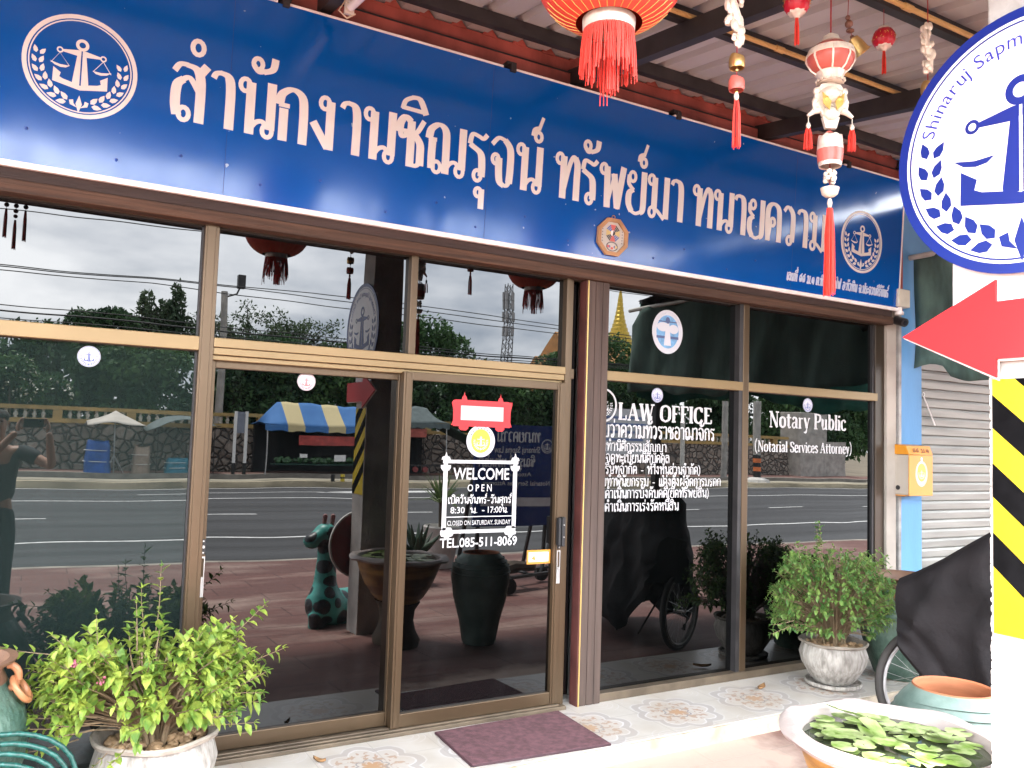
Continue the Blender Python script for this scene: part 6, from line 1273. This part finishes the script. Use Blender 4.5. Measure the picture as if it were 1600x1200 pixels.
p = mirror_at(690, 775, 6.3); t = thing('yucca_plant', 'spiky yucca in a pale pot beside the blue street board, mirrored', 'potted plant', (p.x, -6.3, -.22)); b = MB(); b.lathe([(.16, -.225), (.22, .1), (.25, .32), (.23, .34), (.2, .28), (.01, .27)], (p.x, -6.3, 0), 28); b.build('pot', CONCL, t, True)
b = MB(); q = random.Random(8)
for k in range(46):
    az, el = q.uniform(0, 2*pi), q.uniform(.15, 1.45); d = Vector((cos(az)*cos(el), sin(az)*cos(el), sin(el))); o_ = Vector((p.x, -6.3, .62)); L_ = q.uniform(.4, .6); s = d.cross(Vector((0, 0, 1))).normalized(); m_ = o_+d*L_*.55; e_ = o_+d*L_-Vector((0, 0, .08*(1.5-el))); b.add([o_-s*.012, o_+s*.012, m_+s*.02, m_-s*.02, e_], [(0, 1, 2, 3), (3, 2, 4)])
b.build('leaves', leafmat('yucca_leaf', (.07, .12, .04), (.16, .22, .08), 4), t, nrm=False); b = MB(); b.tube([(p.x, -6.3, .27), (p.x, -6.3, .65)], .04, 8); b.build('trunk', BARK, t, True)
p0 = mirror_at(800, 905, 4.1); z0 = -.21; t = thing('hand_cart', 'low black wheeled hand cart with driftwood behind the jar, mirrored', 'cart', (p0.x+.3, -4.2, z0)); b = MB(); b.bar((p0.x-.2, -4.2, z0+.16), (p0.x+.9, -4.5, z0+.16), .05, .03); b.bar((p0.x-.2, -4.5, z0+.16), (p0.x+.9, -4.8, z0+.16), .05, .03)
for f in (0, .5, 1): b.bar((p0.x-.2+1.1*f, -4.18-.3*f, z0+.17), (p0.x-.2+1.1*f, -4.52-.3*f, z0+.17), .06, .02)
b.bar((p0.x+.6, -4.5, z0+.16), (p0.x+.85, -4.6, z0+.7), .03, .03); b.build('frame', BLACKST, t)
for fx_, fy_ in ((-.05, -4.15), (.8, -4.4), (-.05, -4.55), (.8, -4.8)): b = MB(); b.tube([(p0.x+fx_, fy_-.03, z0+.09), (p0.x+fx_, fy_+.03, z0+.09)], .09, 16); b.build('wheel', RUBBER, t)
b = MB(); b.tube([(p0.x-.15, -4.3, z0+.24), (p0.x+.15, -4.42, z0+.27), (p0.x+.5, -4.5, z0+.24)], [.09, .07, .04], 8); b.build('driftwood', BARK, t, True)
p0 = mirror_at(648, 850, 5.2); t = thing('aloe_plant', 'dark spiky aloe in a low pot beyond the lily bowl, mirrored', 'potted plant', (p0.x, -5.2, -.21)); b = MB(); b.lathe([(.14, -.215), (.2, .02), (.2, .12), (.17, .1), (.01, .1)], (p0.x, -5.2, 0), 24); b.build('pot', BLACKST, t, True); b = MB()
for k in range(13): a_ = 2*pi*k/13; e_ = .7+.5*(k % 2); d = Vector((cos(a_)*cos(e_), sin(a_)*cos(e_), sin(e_))); b.tube([Vector((p0.x, -5.2, .1)), Vector((p0.x, -5.2, .1))+d*.2, Vector((p0.x, -5.2, .1))+d*.42], [.03, .035, .004], 6)
b.build('leaves', M('aloe_leaf', (.03, .06, .03), .5, var=.3), t, True)
def skin(name, chains, mat, parent, sub=2, root=0):
    off = OFF[parent]; vs, es, rs = [], [], []; key = {}
    for ch in chains:
        prev = None
        for p, r in ch:
            k_ = tuple(round(c, 4) for c in p)
            if k_ not in key: key[k_] = len(vs); vs.append(tuple(Vector(p)-off)); rs.append(r if isinstance(r, tuple) else (r, r))
            if prev is not None and prev != key[k_]: es.append((prev, key[k_]))
            prev = key[k_]
    me = bpy.data.meshes.new(name); me.from_pydata(vs, es, []); o = bpy.data.objects.new(name, me); COL.objects.link(o); o.parent = parent; OFF[o] = off
    m = o.modifiers.new('skin', 'SKIN'); m.use_smooth_shade = True; m.branch_smoothing = .6
    if not me.skin_vertices: me.attributes
    for i, r in enumerate(rs): me.skin_vertices[0].data[i].radius = r; me.skin_vertices[0].data[i].use_root = (i == root)
    s = o.modifiers.new('sub', 'SUBSURF'); s.levels = s.render_levels = sub; me.materials.append(mat); return o
PG = 3.3; gm = lambda x, y, dy=0: mirror_at(x, y, PG+dy)
t = thing('giraffe_statue', 'teal giraffe statue with black spots by the column, mirrored in the door glass', 'statue', (2.33, -PG, -.2))
GIR = M('teal_giraffe_paint', (.03, .22, .19), .4, var=0); g = NT(GIR); vec, xyz = g.xyz(); vv = g.n('ShaderNodeTexVoronoi'); vv.inputs['Scale'].default_value = 6.2; vv.inputs['Randomness'].default_value = .55; g.link(vec, vv.inputs['Vector']); spot = g.m('LESS_THAN', vv.outputs['Distance'], .46); g.link(g.mix(spot, (.06, .36, .31), (.012, .014, .018)), g.b.inputs['Base Color'])
hd, mz = gm(512, 834), gm(491, 846, -.04); nk1, nk2, ch_, rp_ = gm(513, 872), gm(511, 912), gm(510, 948, -.05), gm(548, 950, .14); fz = -.2
b = MB(); b.ball(hd, .10, 20, sc=(1.15, 1, .95)); b.ball(mz, .075, 18, sc=(1.1, 1, .95)); b.tube([hd, hd.lerp(mz, .6), mz], [.085, .08, .065], 18); b.tube([hd, nk1, nk2, nk2.lerp(ch_, .5), ch_], [.075, .082, .105, .14, .17], 20)
b.ball(ch_, .175, 20, sc=(1, 1, 1)); b.ball(rp_, .19, 20, sc=(1.05, 1, .95)); b.tube([ch_, ch_.lerp(rp_, .5)+Vector((0, 0, -.01)), rp_], [.165, .17, .18], 20)
for s_, dx, dy in ((ch_, -.09, .08), (ch_, -.02, -.09), (rp_, .04, .10), (rp_, .09, -.08)): b.tube([(s_.x+dx, s_.y+dy, s_.z-.05), (s_.x+dx, s_.y+dy, fz+.06), (s_.x+dx, s_.y+dy, fz)], [.085, .072, .076], 16)
o = b.build('body', GIR, t, 'all'); m_ = o.modifiers.new('remesh', 'REMESH'); m_.mode = 'VOXEL'; m_.voxel_size = .014; m_.use_smooth_shade = True; m_ = o.modifiers.new('smooth', 'SMOOTH'); m_.iterations = 8
PHORN = M('pink_horn', (.35, .16, .15), .5)
for dx in (-.02, .055): b = MB(); b.tube([hd+Vector((dx, .0, .07)), hd+Vector((dx+.01, 0, .145))], [.019, .022], 8); b.ball(hd+Vector((dx+.011, 0, .152)), .024, 8); b.build('horn', PHORN, t, True)
b = MB(); b.ball(hd+Vector((.13, .02, .05)), .04, 8, sc=(1.5, .5, .8)); b.ball(hd+Vector((-.02, .06, .03)), .02, 8, sc=(1, 1.6, .7)); b.build('ear', M('teal_ear', (.035, .24, .2), .45), t, True)

# ------------------------------------------------------------ the photographer (mirrored at the left edge)
t = thing('person', 'person in dark polo shirt and trousers holding up a phone, mirrored in the left window', 'person', (-.27, -4.55, -.21))
SKN = M('skin', (.36, .20, .13), .5, var=.08, scale=8); hx, hy = -.27, -4.50
H_ = lambda x, y, z: (hx+x, hy+y, z)
sl, sr = H_(-.185, -.02, 1.30), H_(.185, -.02, 1.30); el, er = (-.40, -4.34, 1.12), (.17, -4.36, 1.16); wl, wr = (-.125, -4.22, 1.475), (.125, -4.22, 1.475)
skin('body', [[(H_(0, -.02, .88), (.15, .11)), (H_(0, 0, 1.08), (.14, .10)), (H_(0, -.01, 1.24), (.15, .10)), (H_(0, -.01, 1.36), .062), (H_(0, .02, 1.44), .058), (H_(0, .035, 1.50), (.068, .078)), (H_(0, .03, 1.585), (.070, .085)), (H_(0, .02, 1.64), (.05, .06))],
    [(H_(0, -.01, 1.24), (.15, .10)), (sl, .062), (el, .043), (wl, .030)], [(H_(0, -.01, 1.24), (.15, .10)), (sr, .062), (er, .043), (wr, .030)],
    [(H_(0, -.02, .88), (.15, .11)), (H_(-.10, -.02, .78), .085), (H_(-.11, 0, .42), .058), (H_(-.11, -.02, -.09), .04), (H_(-.12, .08, -.17), .035)], [(H_(0, -.02, .88), (.15, .11)), (H_(.10, -.02, .78), .085), (H_(.11, 0, .42), .058), (H_(.11, -.02, -.09), .04), (H_(.12, .08, -.17), .035)]], SKN, t)
SH = M('dark_polo_cloth', (.035, .04, .045), .85, var=.3, scale=4); lerp = lambda a, c, f: tuple(Vector(a).lerp(Vector(c), f))
skin('shirt', [[(H_(0, -.02, .80), (.20, .15)), (H_(0, -.01, 1.0), (.185, .14)), (H_(0, -.01, 1.24), (.18, .125)), (H_(0, -.01, 1.345), (.085, .08))], [(H_(0, -.01, 1.24), (.18, .125)), (sl, .085), (lerp(sl, el, .62), .075)], [(H_(0, -.01, 1.24), (.18, .125)), (sr, .085), (lerp(sr, er, .62), .075)]], SH, t)
TR = M('dark_trousers', (.012, .016, .022), .9, var=.3, scale=4); skin('trousers', [[(H_(0, -.02, .86), (.18, .14)), (H_(0, -.02, .80), (.18, .14)), (H_(-.10, -.02, .70), .11), (H_(-.11, 0, .42), .088), (H_(-.115, -.02, -.11), .07)], [(H_(0, -.02, .80), (.18, .14)), (H_(.10, -.02, .70), .11), (H_(.11, 0, .42), .088), (H_(.115, -.02, -.11), .07)]], TR, t)
for s in (-1, 1): b = MB(); b.ball(H_(s*.115, .06, -.175), .05, 12, sc=(.95, 2.5, .75)); b.build('shoe', BLACK, t, True)
b = MB(); b.ball(H_(0, .118, 1.535), .017, 8, sc=(.8, 1.1, 1.3)); b.ball(H_(-.075, .03, 1.545), .018, 8, sc=(.4, .8, 1.5)); b.ball(H_(.075, .03, 1.545), .018, 8, sc=(.4, .8, 1.5)); b.build('nose_and_ears', SKN, t, True)
b = MB(); b.ball(H_(0, .01, 1.60), .086, 16, sc=(.93, 1.1, .75)); b.build('hair', M('short_grey_hair', (.05, .045, .04), .9, var=.3, scale=30), t, True)
b = MB()
for s in (-1, 1): b.ball(H_(s*.03, .105, 1.562), .011, 8)
b.ball(H_(0, .108, 1.487), .022, 8, sc=(1, .4, .3)); b.build('eyes_and_mouth', M('dark_features', (.08, .03, .025), .4), t, True)
for s, wz in ((-1, wl), (1, wr)):
    chs = [[(wz, .028), (wz[0]-s*.01 and (wz[0]-s*.008, -4.20, 1.52), .033)]]; pm = (wz[0]-s*.008, -4.20, 1.52)
    for i, (dz, l) in enumerate(((.055, .9), (.06, 1.05), (.055, 1.0), (.042, .8))):
        y0 = -4.188-.018*i; chs.append([(pm, .033), ((pm[0]-s*.004, y0, 1.55+.012*i*.3), .010), ((pm[0]-s*.022*l, y0+.008, 1.588-.01*i), .0088), ((pm[0]-s*.052*l, y0+.012 if i else y0+.004, 1.592-.014*i), .0078)])
    chs.append([(pm, .033), ((pm[0]-s*.02, -4.195, 1.508), .011), ((pm[0]-s*.045, -4.188, 1.508), .009)]); skin('hand', chs, SKN, t, 2)
t = thing('phone', 'black phone held up sideways by the person, mirrored in the left window', 'phone', (0, -4.165, 1.51)); b = MB(); b.box((-.078, -4.172, 1.512), (.078, -4.164, 1.590)); b.build('case', BLACK, t, bevel=.003); b = MB(); b.tube([(.05, -4.164, 1.572), (.05, -4.1625, 1.572)], .008, 14); b.build('rear_lens', M('phone_lens', (.01, .01, .012), .1, var=0), t)
for o in list(SC.objects):
    if o.type == 'MESH' and len(o.data.vertices) == 0: bpy.data.objects.remove(o)
